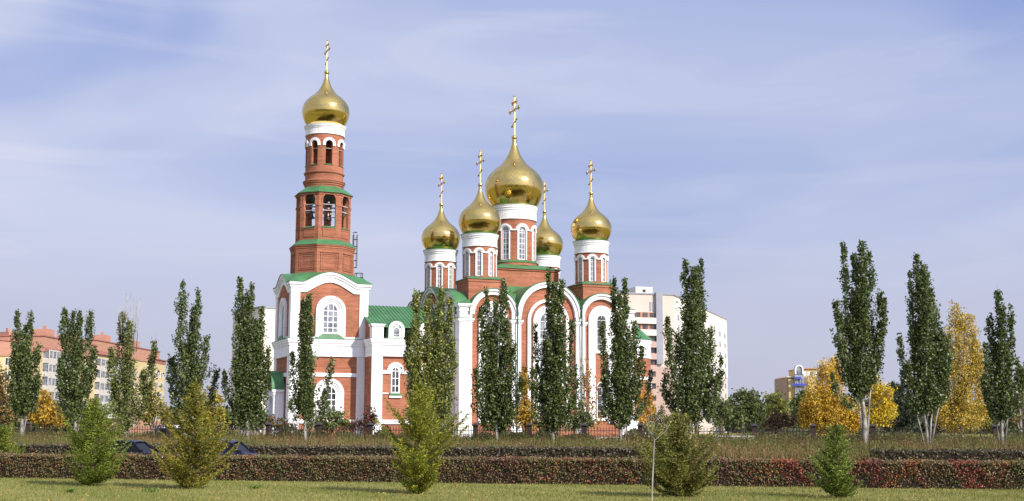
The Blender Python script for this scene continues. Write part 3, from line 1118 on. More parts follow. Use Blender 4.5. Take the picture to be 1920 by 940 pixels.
def build_nave():
    x0, x1, y = -21.4, -11.3, 8.2
    w = MB()
    w.box(x0 + 0.02, x1, -y + 0.3, y - 0.3, 0, 12.4)
    w.build('nave_wall', M['brick'], church)
    def piece(F, name, mat, s0, s1, z0, z1, d0, d1):
        s0, s1 = sorted((s0, s1))
        return MB().slab(F, s0, s1, z0, z1, d0, d1).build(name, M[mat], church)
    for sgn, ang in ((-1, -PI / 2), (1, PI / 2)):
        F = flat_frame(0, sgn * (y - 0.3), ang)
        g = lambda s: s if sgn < 0 else -s
        for (a, b) in ((x0 - 0.02, x0 + 1.3), (x1 - 1.25, x1 - 0.15)):
            piece(F, 'pilaster', 'white', g(a), g(b), 0, 10.5, 0.0, 0.3)
        piece(F, 'base_band', 'white', g(x0 + 1.3), g(x1 - 1.25), 2.45, 2.95, 0.0, 0.22)
        wins = (-18.45, -14.6)
        edges = [x0 + 1.3]
        for c in wins:
            edges += [c - 1.02, c + 1.02]
            t = MB()
            for (r0, r1, dd) in ((0.54, 0.76, 0.14), (0.76, 1.05, 0.24)):
                t.arch(F, g(c), 8.72, r0, r1, 0.0, dd, 8.4, n=16)
            t.build('window_hood', M['white'], church)
            piece(F, 'sill', 'white', g(c) - 0.75, g(c) + 0.75, 5.55, 5.8, 0.0, 0.25)
            piece(F, 'sill_flashing', 'green_roof', g(c) - 0.7, g(c) + 0.7, 5.801, 6.05, 0.0, 0.3)
            window(F, g(c), 0.54, 6.1, 8.72, 0.06, 1, (6.95, 7.85, 8.72), t=0.09, glass='glass_dark')
            piece(F, 'ledge', 'white', g(c) - 1.55, g(c) - 0.85, 6.0, 6.14, 0.0, 0.12)
        edges += [x1 - 1.25]
        for i in range(0, len(edges), 2):
            if abs(edges[i + 1] - edges[i]) > 0.1:
                piece(F, 'string_course', 'white', g(edges[i]), g(edges[i + 1]), 8.38, 8.8, 0.0, 0.2)
        co = MB()
        for (z0, z1, dd, ov) in ((10.45, 10.7, 0.38, 0.08), (10.7, 11.8, 0.32, 0.02), (11.8, 12.1, 0.44, 0.14), (12.1, 12.35, 0.54, 0.24), (12.35, 12.55, 0.62, 0.32)):
            s0, s1 = sorted((g(x0 - ov), g(x1)))
            co.slab(F, s0, s1, z0, z1, 0.0, dd)
        co.build('nave_cornice', M['white'], church)
        s0, s1 = sorted((g(x0 - 0.05), g(x0 + 1.35)))
        pd = MB()
        pd.slab(F, s0, s1, 12.6, 14.0, -0.8, 0.3)
        pd.slab(F, s0 - 0.1, s1 + 0.1, 14.0, 14.15, -0.9, 0.4)
        pd.slab(F, s0 - 0.16, s1 + 0.16, 14.15, 14.3, -0.95, 0.46)
        pd.build('attic_pedestal', M['white'], church)
        for c in wins:
            dmr = MB()
            dmr.archfill(F, g(c), 0.98, 12.55, 13.72, -0.9, 0.22, n=18)
            dmr.arch(F, g(c), 13.72, 0.62, 0.98, 0.22, 0.34, 12.56, n=18)
            dn = dmr.build('dormer', M['white'], church)
            window(F, g(c), 0.42, 12.75, 13.55, 0.25, 0, (13.1,), t=0.05)
            MB().arch(F, g(c), 13.72, 0.98, 1.05, -1.2, 0.30, 12.8, n=18).build('dormer_roof', M['green_roof'], dn)
        piece(F, 'cornice_flashing', 'green_roof', g(x0 - 0.3), g(x1), 12.551, 12.6, 0.0, 0.65)
    # west return wall cornice
    F = flat_frame(x0, 0, PI)
    for (a, b) in ((4.62, 7.9), (-7.9, -4.62)):
        co = MB()
        for (z0, z1, dd) in ((10.45, 10.7, 0.08), (10.7, 11.8, 0.04), (11.8, 12.1, 0.14), (12.1, 12.35, 0.24), (12.35, 12.55, 0.32)):
            co.slab(F, a + 0.5 if a > 0 else a, b if a > 0 else b - 0.5, z0, z1, -0.1, dd + 0.01)
        for i in range(4):
            q = (a + 0.75 if a > 0 else a + 0.25) + i * 0.65
            co.slab(F, q, q + 0.18, 10.9, 11.6, 0.0, 0.11)
        co.build('return_cornice', M['white'], church)
    # gable roof, ridge along the axis
    gb = MB()
    gb.add([(x0 + 0.05, -7.6, 12.4), (x0 + 0.05, 7.6, 12.4), (x0 + 0.05, 7.6, 13.95), (x0 + 0.05, 0, 16.85), (x0 + 0.05, -7.6, 13.95),
            (x0 + 0.5, -7.6, 12.4), (x0 + 0.5, 7.6, 12.4), (x0 + 0.5, 7.6, 13.95), (x0 + 0.5, 0, 16.85), (x0 + 0.5, -7.6, 13.95)],
           [(0, 1, 2, 3, 4), (9, 8, 7, 6, 5), (0, 4, 9, 5), (4, 3, 8, 9), (3, 2, 7, 8), (2, 1, 6, 7)])
    gb.build('nave_gable', M['brick'], church)
    r = MB()
    sl = 0.395
    for sg in (-1, 1):
        a, b = sg * 8.15, 0.0
        za, zb = 17.25 - 8.15 * sl, 17.25
        r.prism([(x0 - 0.2, a, za - 0.1), (x1, a, za - 0.1), (x1, b, zb - 0.1), (x0 - 0.2, b, zb - 0.1)],
                [(x0 - 0.2, a, za), (x1, a, za), (x1, b, zb), (x0 - 0.2, b, zb)])
        for i in range(24):
            x = x0 - 0.1 + i * 0.45
            if x > x1: break
            r.prism([(x - 0.025, a, za), (x + 0.025, a, za), (x + 0.025, b, zb), (x - 0.025, b, zb)],
                    [(x - 0.025, a, za + 0.07), (x + 0.025, a, za + 0.07), (x + 0.025, b, zb + 0.07), (x - 0.025, b, zb + 0.07)])
    r.build('nave_roof', M['green_roof'], church)
    dp = MB()
    dp.tube([(-11.85, -8.15, 12.3), (-11.85, -8.25, 0.3)], [0.1, 0.1], 8)
    dp.build('downpipe', M['pipe'], church)


build_nave()


def build_apses():
    for (cx, cy, R, h) in ((12.3, -7.3, 3.55, 13.2), (13.2, 0, 5.0, 13.9), (12.3, 7.3, 3.55, 13.2)):
        n = 32
        w = MB().lathe([(0, 0), (R, 0), (R, h - 2.2), (0, h - 2.2)], n, c=(cx, cy), a0=-PI * 0.62, a1=PI * 0.62)
        wo = w.build('apse_wall', M['brick'], church)
        f = MB()
        f.lathe([(R, h - 2.35), (R + 0.1, h - 2.35), (R + 0.1, h - 2.1), (R + 0.05, h - 2.05), (R + 0.05, h - 0.5), (R + 0.15, h - 0.45), (R + 0.15, h - 0.2), (R + 0.25, h - 0.15), (R + 0.25, h), (R - 0.3, h)], n, c=(cx, cy), a0=-PI * 0.62, a1=PI * 0.62)
        f.build('apse_frieze', M['white'], wo)
        f = MB()
        f.lathe([(R, h - 5.1), (R + 0.1, h - 5.1), (R + 0.1, h - 4.7), (R, h - 4.7)], n, c=(cx, cy), a0=-PI * 0.62, a1=PI * 0.62)
        f.build('string_course', M['white'], wo)
        f = MB()
        f.lathe([(R, 0), (R + 0.15, 0), (R + 0.15, 2.9), (R, 2.9)], n, c=(cx, cy), a0=-PI * 0.62, a1=PI * 0.62)
        f.build('plinth', M['white'], wo)
        r = MB().lathe([(R + 0.32, h - 0.02), (R + 0.33, h + 0.05), (R * 0.6, h + R * 0.45), (R * 0.25, h + R * 0.95), (0.0, h + R * 1.15)], n, c=(cx, cy))
        r.build('apse_roof', M['green_roof'], wo)
        Fd = drum_frame(cx, cy, R, -PI / 4 if cy < 0 else (0 if cy == 0 else PI / 4))
        MB().archfill(Fd, 0, 0.45, 5.0, 7.6, 0.0, 0.05, n=8).build('window', M['glass_dark'], church)
        MB().arch(Fd, 0, 7.6, 0.45, 0.72, 0.0, 0.12, 5.0, n=12).build('window_surround', M['white_trim'], church)


build_apses()


def local(a, b, z):
    c, s = math.cos(TH), math.sin(TH)
    return (CX + a * c - b * s, CY + a * s + b * c, z)


def build_bells():
    spots = [(TX + 0.15, -1.75, 28.5, 0.52, 'large dark bronze bell hanging in the front arch of the belfry'),
             (TX - 1.75, -1.05, 28.5, 0.42, 'bronze bell hanging in the left arch of the belfry'),
             (TX + 1.8, -1.1, 28.5, 0.34, 'small bronze bell hanging in the right arch of the belfry')]
    for a, b, z, r, lab in spots:
        root = empty('bell', local(a, b, z), 0, label=lab, cat='bell', group='bells in the church belfry')
        m = MB().lathe([(0.0, 0), (r * 0.35, -0.02), (r * 0.5, -r * 0.15), (r * 0.55, -r * 0.7), (r * 0.68, -r * 1.3), (r * 0.95, -r * 1.75), (r * 1.08, -r * 1.9), (r * 0.98, -r * 1.9), (r * 0.6, -r * 1.3), (r * 0.45, -r * 0.3), (0, -r * 0.2)], 24)
        m.build('bell_body', M['bronze'], root, smooth=True)
        MB().tube([(0, 0, 0.12), (0, 0, -r * 1.6), (0, 0, -r * 2.05)], [0.03, 0.04, 0.09], 8).build('clapper', M['dark_iron'], root)
        MB().box(-0.12, 0.12, -0.05, 0.05, -0.02, 0.16).build('yoke', M['dark_iron'], root)


build_bells()


# ---------------------------------------------------------------- foliage tools
RNG = np.random.default_rng(11)


def wave(x, seeds, f):
    r = np.zeros_like(x)
    for i, s in enumerate(seeds):
        r += np.sin(x * f * (1 + 0.63 * i) + s) / (1 + 0.35 * i)
    return r / 2.2


def leaf_mesh(name, pos, nrm, up, sx, sy, tone, mat, parent=None, loc=(0, 0, 0), tri=False, **kw):
    """one small face per leaf: pos (N,3), two axes and a colour each"""
    n = len(pos)
    a = up / np.maximum(np.linalg.norm(up, axis=1, keepdims=True), 1e-6)
    b = np.cross(a, nrm)
    b /= np.maximum(np.linalg.norm(b, axis=1, keepdims=True), 1e-6)
    sx = np.broadcast_to(np.asarray(sx, float).reshape(-1, 1), (n, 1))
    sy = np.broadcast_to(np.asarray(sy, float).reshape(-1, 1), (n, 1))
    if tri:
        v = np.stack([pos - b * sx, pos + b * sx, pos + a * sy * 2], 1)
        k = 3
    else:
        v = np.stack([pos - a * sy, pos + b * sx, pos + a * sy, pos - b * sx], 1)
        k = 4
    me = bpy.data.meshes.new(name)
    me.vertices.add(n * k)
    me.vertices.foreach_set('co', v.reshape(-1).astype(np.float32))
    me.loops.add(n * k)
    me.loops.foreach_set('vertex_index', np.arange(n * k, dtype=np.int32))
    me.polygons.add(n)
    me.polygons.foreach_set('loop_start', np.arange(0, n * k, k, dtype=np.int32))
    me.update(calc_edges=True)
    at_ = me.attributes.new('tone', 'FLOAT_COLOR', 'FACE')
    c = np.ones((n, 4), np.float32)
    c[:, :3] = np.clip(tone, 0.004, 0.95)
    at_.data.foreach_set('color', c.reshape(-1))
    o = link_mesh(name, me, mat, parent, loc)
    tag(o, **kw)
    return o


def rand_dir(n, zb=0.0):
    d = RNG.normal(size=(n, 3))
    d[:, 2] += zb
    return d / np.linalg.norm(d, axis=1, keepdims=True)


def tones(n, pal, w=None, var=0.22, clump=None):
    pal = np.array(pal, float)
    idx = RNG.choice(len(pal), n, p=w)
    c = pal[idx]
    c = c * (1 + RNG.normal(size=(n, 1)) * var).clip(0.45, 1.8)
    if clump is not None:
        c = c * clump.reshape(-1, 1)
    return c


GREEN = [(0.086, 0.120, 0.024), (0.118, 0.152, 0.032), (0.060, 0.090, 0.020)]
LIGHT = [(0.23, 0.25, 0.04), (0.17, 0.20, 0.04), (0.32, 0.29, 0.045), (0.11, 0.14, 0.035)]
YELLOW = [(0.62, 0.40, 0.035), (0.70, 0.48, 0.05), (0.48, 0.30, 0.03)]


def poplar(px0, z0, plumes, trunks, label, pal=GREEN, pal_w=None, leaf=0.098, dens=1.0, bare=(), group='columnar poplars in a row in front of the fence', bark='bark_pale', depth=None):
    """tall columnar tree: many upright limbs, each a plume (x0,y0,x1,y1,halfwidth in photo pixels)"""
    X0, Y0 = on_line(px0, z0) if depth is None else (at(px0, 830, depth)[0], depth)
    S = FPX / Y0
    root = empty('poplar_tree', (X0, Y0, 0), 0, label=label, cat='tree', group=group)
    allp, allu, alln, allt, alls = [], [], [], [], []
    tb = MB()
    base = Vector((0, 0, 0))
    cross_w = max(p[4] for p in plumes) / S
    for (x0, y0, x1, y1, w) in plumes:
        r = w / S
        a = at(x0, y0, Y0)
        b = at(x1, y1, Y0)
        off0 = RNG.uniform(-0.5, 0.5) * cross_w * 0.8
        off1 = off0 * 1.5 + RNG.uniform(-0.4, 0.4) * cross_w * 0.5
        p0 = np.array([a[0] - X0, off0 * 0.5, a[1]])
        p1 = np.array([b[0] - X0, off1, b[1]])
        L = np.linalg.norm(p1 - p0)
        bow = np.array([(p1[0] - p0[0]) * 0.25, (p1[1] - p0[1]) * 0.25, 0])
        r *= 1.3 if w < 16 else 1.18
        nb = int(L * (r + 0.25) * 26 * dens)
        t = RNG.uniform(0, 1, nb) ** 0.92
        ax = p0 + (p1 - p0) * t[:, None] + bow * (np.sin(PI * t) * 1.0)[:, None]
        lump = 1 + 0.34 * np.sin(t * L * 2.1 + RNG.uniform(0, 6)) + 0.18 * np.sin(t * L * 4.7 + RNG.uniform(0, 6))
        R = r * np.minimum(1, (t + 0.10) / 0.30) ** 0.7 * (1 - t * 0.985) ** 0.45 * lump
        ph = RNG.uniform(0, 2 * PI, nb)
        out = np.stack([np.cos(ph), np.sin(ph) * 0.95, np.zeros(nb)], 1)
        q = RNG.uniform(0.2, 1.0, nb) ** 0.65 * 1.08
        q = np.where(RNG.random(nb) < 0.16, q + RNG.uniform(0.15, 0.55, nb), q)
        tip = ax + out * (R * q)[:, None]
        up_len = np.minimum(R * 1.3 + 0.2, 1.1) * (1 + 0.5 * (q > 1.1))
        tip[:, 2] += (q > 1.1) * 0.35
        nl = 10
        k = np.repeat(np.arange(nb), nl)
        s = np.tile(np.linspace(0.15, 1.0, nl), nb)[:, None]
        st = tip - out * (R * 0.3)[:, None] - np.array([0, 0, 1]) * up_len[:, None] * 0.8
        st, ti = st[k], tip[k]
        pos = st + (ti - st) * s + RNG.normal(size=(len(k), 3)) * 0.085
        pos[:, 2] = np.minimum(pos[:, 2], p1[2] + 0.25)
        clump = (0.75 + 0.5 * RNG.random(nb))[k]
        allp.append(pos)
        nn = rand_dir(len(k)) + out[k] * 0.5
        alln.append(nn)
        allu.append(rand_dir(len(k), -0.3))
        allt.append(clump)
        alls.append(RNG.uniform(0.65, 1.2, len(k)) * leaf)
        # limb inside the plume
        pts = [p0 + (p1 - p0) * q_ + bow * math.sin(PI * q_) for q_ in (0, 0.25, 0.5, 0.75, 0.96)]
        r0 = 0.02 + 0.022 * r
        # joins the trunk lower down
        jz = max(0.4, p0[2] * RNG.uniform(0.55, 0.92))
        j = np.array([0, 0, jz])
        m = (j + p0) / 2 + np.array([0, 0, 0.25 * (p0[2] - jz)])
        tb.tube([tuple(j), tuple(m)] + [tuple(x) for x in pts], [r0 * 1.3, r0 * 1.2, r0 * 1.05, r0 * 0.9, r0 * 0.6, r0 * 0.4, 0.012], 6)
    for ti, tr in enumerate(trunks):
        pts, rad = [], []
        for (x, y, w) in tr:
            w = w * (0.85 if ti == 0 else 0.6)
            a = at(x, y, Y0)
            pts.append((a[0] - X0, RNG.uniform(-0.1, 0.1), max(a[1], -0.05)))
            rad.append(w / S)
        pts[0] = (pts[0][0], 0, -0.1)
        tb.tube(pts, rad, 8)
    for (x0, y0, x1, y1) in bare:
        for _ in range(5):
            a = at(x0 + RNG.uniform(-4, 4), y0, Y0)
            b = at(x1 + RNG.uniform(-5, 5), y1 + RNG.uniform(-4, 10), Y0)
            dy = RNG.uniform(-0.4, 0.4)
            tb.tube([(a[0] - X0, dy, a[1]), ((a[0] + b[0]) / 2 - X0 + RNG.uniform(-.1, .1), dy, (a[1] + b[1]) / 2), (b[0] - X0, dy, b[1])], [0.03, 0.02, 0.008], 4)
    pos = np.concatenate(allp)
    keep = pos[:, 2] > 0.7
    t = tones(len(pos), pal, pal_w, 0.2, np.concatenate(allt))
    sz = np.concatenate(alls)
    leaf_mesh('crown', pos[keep], np.concatenate(alln)[keep], np.concatenate(allu)[keep], sz[keep] * 0.85, sz[keep], t[keep], M['poplar_leaf'], root)
    tb.build('trunk', M[bark], root, smooth=True)
    return root


def round_tree(name, label, px0, Y0, blobs, pal, group=None, leaf=0.16, dens=1.0, w=None, bark='bark_dark', cat='tree', droop=0.0, trunk_w=0.16, mat='soft_leaf', hollow=0.35, stems=1, base_z=0.0):
    """crown of leaf clusters filling several uneven lobes (x, y, rx, ry in photo pixels)"""
    X0 = at(px0, 820, Y0)[0]
    S = FPX / Y0
    root = empty(name, (X0, Y0, base_z), 0, label=label, cat=cat, group=group)
    P, Nn, U, T, Z = [], [], [], [], []
    tb = MB()
    for (x, y, rx, ry) in blobs:
        c = at(x, y, Y0)
        c = np.array([c[0] - X0, RNG.uniform(-0.35, 0.35) * rx / S, c[1]])
        a, b = rx / S, ry / S
        ncl = max(10, int((a * b * 15 + (a + b) * 9) * dens))
        d = rand_dir(ncl)
        rr = RNG.uniform(hollow, 1.0, ncl) ** 0.6 * (1 + 0.14 * np.sin(d[:, 0] * 5 + x) + 0.12 * np.sin(d[:, 2] * 7 + y))
        cc = c + d * rr[:, None] * np.array([a, a * 0.85, b])
        nl = 16
        k = np.repeat(np.arange(ncl), nl)
        sp = 0.30 * (0.45 + min(a, b) * 0.35)
        j = RNG.normal(size=(len(k), 3)) * sp * np.array([1, 1, 0.8])
        if droop:
            j[:, 2] = -np.abs(RNG.normal(size=len(k))) * sp * (1 + 2.5 * droop) + sp
            j[:, :2] *= 0.6
        P.append(cc[k] + j)
        Nn.append(rand_dir(len(k)) + d[k] * 0.4)
        U.append(rand_dir(len(k), -droop))
        T.append((0.72 + 0.56 * RNG.random(ncl))[k])
        Z.append(RNG.uniform(0.6, 1.25, len(k)) * leaf)
        for _ in range(3):
            e = cc[RNG.integers(ncl)]
            m = (e + c) / 2 + np.array([0, 0, -0.1 * b])
            tb.tube([(0, 0, max(0.3, (c[2] - base_z) * 0.35)), tuple(m), tuple(e)], [trunk_w * 0.45, trunk_w * 0.25, 0.012], 5)
    P = np.concatenate(P)
    P[:, 2] -= base_z
    keep = P[:, 2] > 0.05
    t = tones(len(P), pal, w, 0.18, np.concatenate(T))
    Z = np.concatenate(Z)
    leaf_mesh('crown', P[keep], np.concatenate(Nn)[keep], np.concatenate(U)[keep], Z[keep] * 0.8, Z[keep], t[keep], M[mat], root)
    top = max(at(b[0], b[1] - b[3], Y0)[1] for b in blobs) - base_z
    for s in range(stems):
        dx = 0 if stems == 1 else RNG.uniform(-1, 1) * trunk_w * 2
        tb.tube([(dx * 0.5, 0, -0.1), (dx * 1.2, RNG.uniform(-.05, .05), top * 0.3), (dx * 2, RNG.uniform(-.1, .1), top * 0.65), (dx * 2.4, 0, top * 0.93)],
                [trunk_w / (1 + 0.3 * (stems - 1)), trunk_w * 0.7, trunk_w * 0.4, 0.02], 8)
    tb.build('trunk', M[bark], root, smooth=True)
    return root


# ---------------------------------------------------------------- the row of poplars
def build_poplars():
    P = poplar
    L = 'dark green columnar poplar '
    P(42, 106, [(45, 775, 36, 583, 12), (50, 760, 57, 585, 11), (40, 760, 30, 640, 10), (58, 760, 70, 645, 11), (34, 770, 25, 715, 8), (50, 770, 52, 640, 17), (62, 770, 72, 700, 7), (44, 770, 45, 610, 14)],
      [[(40, 835, 4.5), (41, 800, 4), (43, 760, 3.2), (45, 700, 1.6)], [(41, 800, 2.5), (52, 765, 1.8), (58, 730, 1)]],
      'first columnar poplar from the left, narrow dark crown with two small tips')
    P(143, 106, [(140, 770, 122, 577, 12), (140, 760, 138, 585, 11), (150, 770, 151, 583, 11), (152, 770, 168, 582, 11), (132, 740, 113, 670, 9), (160, 740, 178, 650, 8), (145, 780, 146, 640, 20), (130, 780, 122, 680, 12)],
      [[(143, 835, 5), (142, 800, 4), (140, 770, 3), (132, 690, 1.6)], [(143, 800, 3), (152, 770, 2), (158, 700, 1.2)]],
      'second columnar poplar from the left, broom-shaped dark crown ending in four even tips')
    P(240, 106, [(235, 790, 228, 585, 13), (242, 790, 247, 600, 13), (225, 770, 212, 650, 10), (262, 780, 292, 640, 8), (270, 740, 280, 665, 7), (240, 795, 240, 670, 21), (222, 780, 215, 700, 10), (255, 790, 268, 690, 11)],
      [[(235, 835, 4), (236, 790, 3.4), (238, 740, 2.4), (240, 600, 1)], [(237, 800, 2.5), (250, 760, 2), (262, 700, 1)]],
      'third columnar poplar from the left, yellowing and thin at the top with bare grey twigs', pal=[(0.16, 0.19, 0.04), (0.11, 0.145, 0.035), (0.24, 0.22, 0.05)],
      dens=0.85, bare=((240, 660, 238, 545), (245, 660, 252, 555), (252, 660, 262, 560), (232, 640, 228, 570), (285, 680, 293, 632)))
    P(345, 105, [(352, 760, 345, 530, 14), (360, 765, 374, 545, 9), (340, 740, 322, 665, 9), (335, 770, 316, 668, 8), (365, 740, 385, 630, 12), (372, 780, 403, 690, 8), (350, 770, 352, 640, 24), (358, 700, 362, 575, 15)],
      [[(352, 835, 4.5), (346, 800, 3.5), (340, 770, 3), (345, 700, 1.6)], [(351, 815, 3), (362, 780, 2.2), (372, 740, 1)]],
      'fourth columnar poplar from the left, tall dark crown leaning slightly left behind the yellowish conifer')
    P(462, 105, [(462, 780, 452, 520, 14), (466, 780, 474, 530, 10), (450, 780, 420, 695, 7), (480, 760, 492, 570, 9), (478, 780, 503, 650, 10), (465, 795, 462, 620, 22), (455, 790, 446, 660, 11), (484, 770, 488, 640, 12), (462, 780, 464, 550, 15), (476, 760, 482, 600, 12)],
      [[(465, 835, 4), (464, 800, 3.4), (463, 740, 2.4), (460, 600, 1)]],
      'tall columnar poplar just left of the bell tower, one low limb reaching out left')
    P(573, 104, [(573, 775, 580, 552, 13), (574, 770, 566, 560, 9), (560, 770, 547, 660, 7), (590, 770, 622, 672, 5), (556, 780, 545, 745, 6), (598, 780, 612, 735, 7), (573, 795, 575, 650, 21), (574, 780, 575, 565, 16)],
      [[(573, 838, 4.5), (572, 800, 3.6), (573, 740, 2.4), (576, 620, 1)], [(576, 815, 1.8), (592, 780, 1.4), (604, 740, 0.8)]],
      'slim columnar poplar right in front of the bell tower with thin side limbs')
    P(803, 104, [(800, 800, 781, 545, 13), (808, 800, 828, 543, 15), (825, 760, 845, 565, 10), (785, 760, 764, 620, 11), (830, 780, 850, 640, 10), (785, 740, 776, 600, 13), (815, 800, 842, 740, 10), (805, 800, 805, 650, 22), (790, 800, 775, 700, 14), (805, 800, 803, 560, 17), (806, 790, 815, 600, 20)],
      [[(803, 838, 4), (804, 790, 3.2), (802, 700, 2.2), (798, 580, 1)], [(806, 810, 2.6), (818, 740, 1.8), (828, 640, 1)]],
      'light yellowish green columnar poplar with a loose see-through crown in front of the church nave', pal=LIGHT, pal_w=[.4, .3, .15, .15], dens=1.05)
    P(932, 104, [(925, 790, 912, 540, 10), (938, 790, 943, 522, 14), (918, 780, 903, 575, 10), (948, 790, 962, 645, 12), (955, 790, 976, 705, 8), (912, 800, 893, 690, 12), (932, 805, 932, 660, 27), (930, 800, 930, 560, 17), (928, 800, 922, 620, 20), (944, 800, 950, 600, 14)],
      [[(932, 838, 4), (931, 800, 3.4), (932, 740, 2.4), (936, 600, 1)]],
      'dense dark columnar poplar in front of the left arch of the cathedral')
    P(1038, 104, [(1032, 790, 1029, 508, 10), (1044, 780, 1052, 525, 10), (1038, 790, 1040, 540, 15), (1022, 770, 1004, 605, 8), (1055, 790, 1072, 600, 8), (1018, 800, 1001, 690, 13), (1060, 800, 1080, 690, 9), (1038, 805, 1038, 650, 27), (1037, 800, 1039, 530, 14), (1040, 800, 1052, 610, 17), (1034, 800, 1022, 640, 15)],
      [[(1037, 838, 4), (1037, 800, 3.4), (1038, 740, 2.4), (1039, 600, 1)], [(1040, 810, 2.4), (1052, 770, 1.6), (1060, 700, 1)]],
      'dense dark columnar poplar in front of the big middle arch of the cathedral')
    P(1164, 104, [(1158, 780, 1152, 520, 10), (1166, 780, 1172, 522, 9), (1148, 780, 1129, 600, 8), (1178, 770, 1190, 600, 11), (1184, 780, 1203, 650, 10), (1163, 795, 1163, 625, 24), (1148, 790, 1134, 690, 11), (1190, 785, 1221, 692, 4), (1162, 790, 1161, 550, 14), (1172, 790, 1178, 620, 16)],
      [[(1164, 838, 4), (1163, 800, 3.2), (1160, 740, 2.2), (1158, 600, 1)], [(1166, 812, 2.6), (1180, 770, 1.6), (1188, 700, 1)], [(1162, 812, 2), (1148, 775, 1.4), (1140, 720, .8)]],
      'dark columnar poplar with two close tips in front of the right arch of the cathedral')
    P(1297, 104, [(1292, 780, 1285, 487, 14), (1302, 780, 1315, 485, 12), (1278, 760, 1250, 592, 11), (1320, 760, 1335, 612, 11), (1297, 790, 1298, 560, 27), (1325, 780, 1352, 668, 7), (1275, 785, 1250, 700, 12), (1320, 785, 1340, 705, 10), (1300, 640, 1305, 520, 20), (1298, 780, 1300, 500, 17), (1285, 780, 1272, 620, 17), (1312, 780, 1322, 620, 15)],
      [[(1293, 838, 4.5), (1294, 790, 3.6), (1296, 740, 2.4), (1298, 600, 1)], [(1298, 812, 3), (1312, 770, 2), (1320, 700, 1)], [(1292, 812, 2.6), (1278, 770, 1.6), (1270, 700, 1)]],
      'large dark columnar poplar with side limbs in front of the pale pink apartment tower')
    P(1620, 102, [(1605, 740, 1583, 452, 10), (1612, 740, 1614, 450, 14), (1600, 720, 1568, 562, 12), (1628, 720, 1650, 548, 11), (1612, 735, 1607, 540, 27), (1632, 700, 1658, 560, 7), (1602, 770, 1558, 700, 6), (1616, 640, 1632, 470, 12), (1625, 730, 1640, 610, 17), (1595, 720, 1580, 600, 14), (1610, 735, 1603, 475, 16), (1612, 735, 1622, 520, 18)],
      [[(1621, 848, 6.5), (1621, 800, 5.5), (1618, 760, 4.2), (1612, 700, 2.4), (1610, 560, 1)], [(1621, 790, 4), (1630, 750, 3), (1636, 700, 1.4)], [(1620, 775, 3), (1608, 745, 2), (1598, 700, 1)]],
      'tallest columnar poplar, twin-tipped, with a thick white trunk beside bright yellow foliage')
    P(1740, 102, [(1735, 760, 1722, 476, 12), (1725, 740, 1706, 510, 9), (1745, 750, 1748, 540, 14), (1755, 760, 1778, 625, 11), (1712, 760, 1688, 630, 8), (1735, 765, 1735, 590, 27), (1718, 770, 1698, 680, 12), (1755, 750, 1765, 620, 15), (1742, 640, 1733, 490, 14), (1735, 765, 1727, 505, 17), (1728, 765, 1716, 600, 18), (1745, 765, 1757, 600, 16)],
      [[(1740, 848, 5), (1738, 805, 3), (1728, 750, 2.2), (1722, 690, 1)], [(1741, 835, 3.6), (1745, 790, 3), (1752, 740, 2), (1756, 680, 1)], [(1740, 830, 3), (1756, 780, 2.4), (1768, 730, 1.2)], [(1739, 830, 2.6), (1722, 790, 2), (1716, 760, 1)]],
      'columnar poplar with several pale stems fanning out at its foot, second from the right')
    P(1880, 102, [(1875, 760, 1872, 543, 11), (1870, 750, 1860, 592, 9), (1880, 760, 1892, 572, 7), (1865, 770, 1848, 642, 10), (1890, 770, 1908, 672, 8), (1875, 780, 1873, 640, 22), (1898, 780, 1918, 690, 9), (1862, 780, 1846, 700, 8), (1875, 780, 1877, 575, 13), (1884, 780, 1890, 640, 14)],
      [[(1878, 848, 4.5), (1878, 800, 3.4), (1876, 740, 2.4), (1874, 600, 1)], [(1880, 820, 3), (1890, 780, 1.8), (1898, 720, 1)], [(1877, 820, 2.4), (1866, 780, 1.6), (1860, 720, 1)]],
      'last columnar poplar at the right edge, slender dark crown beside the tall yellow birch')


build_poplars()


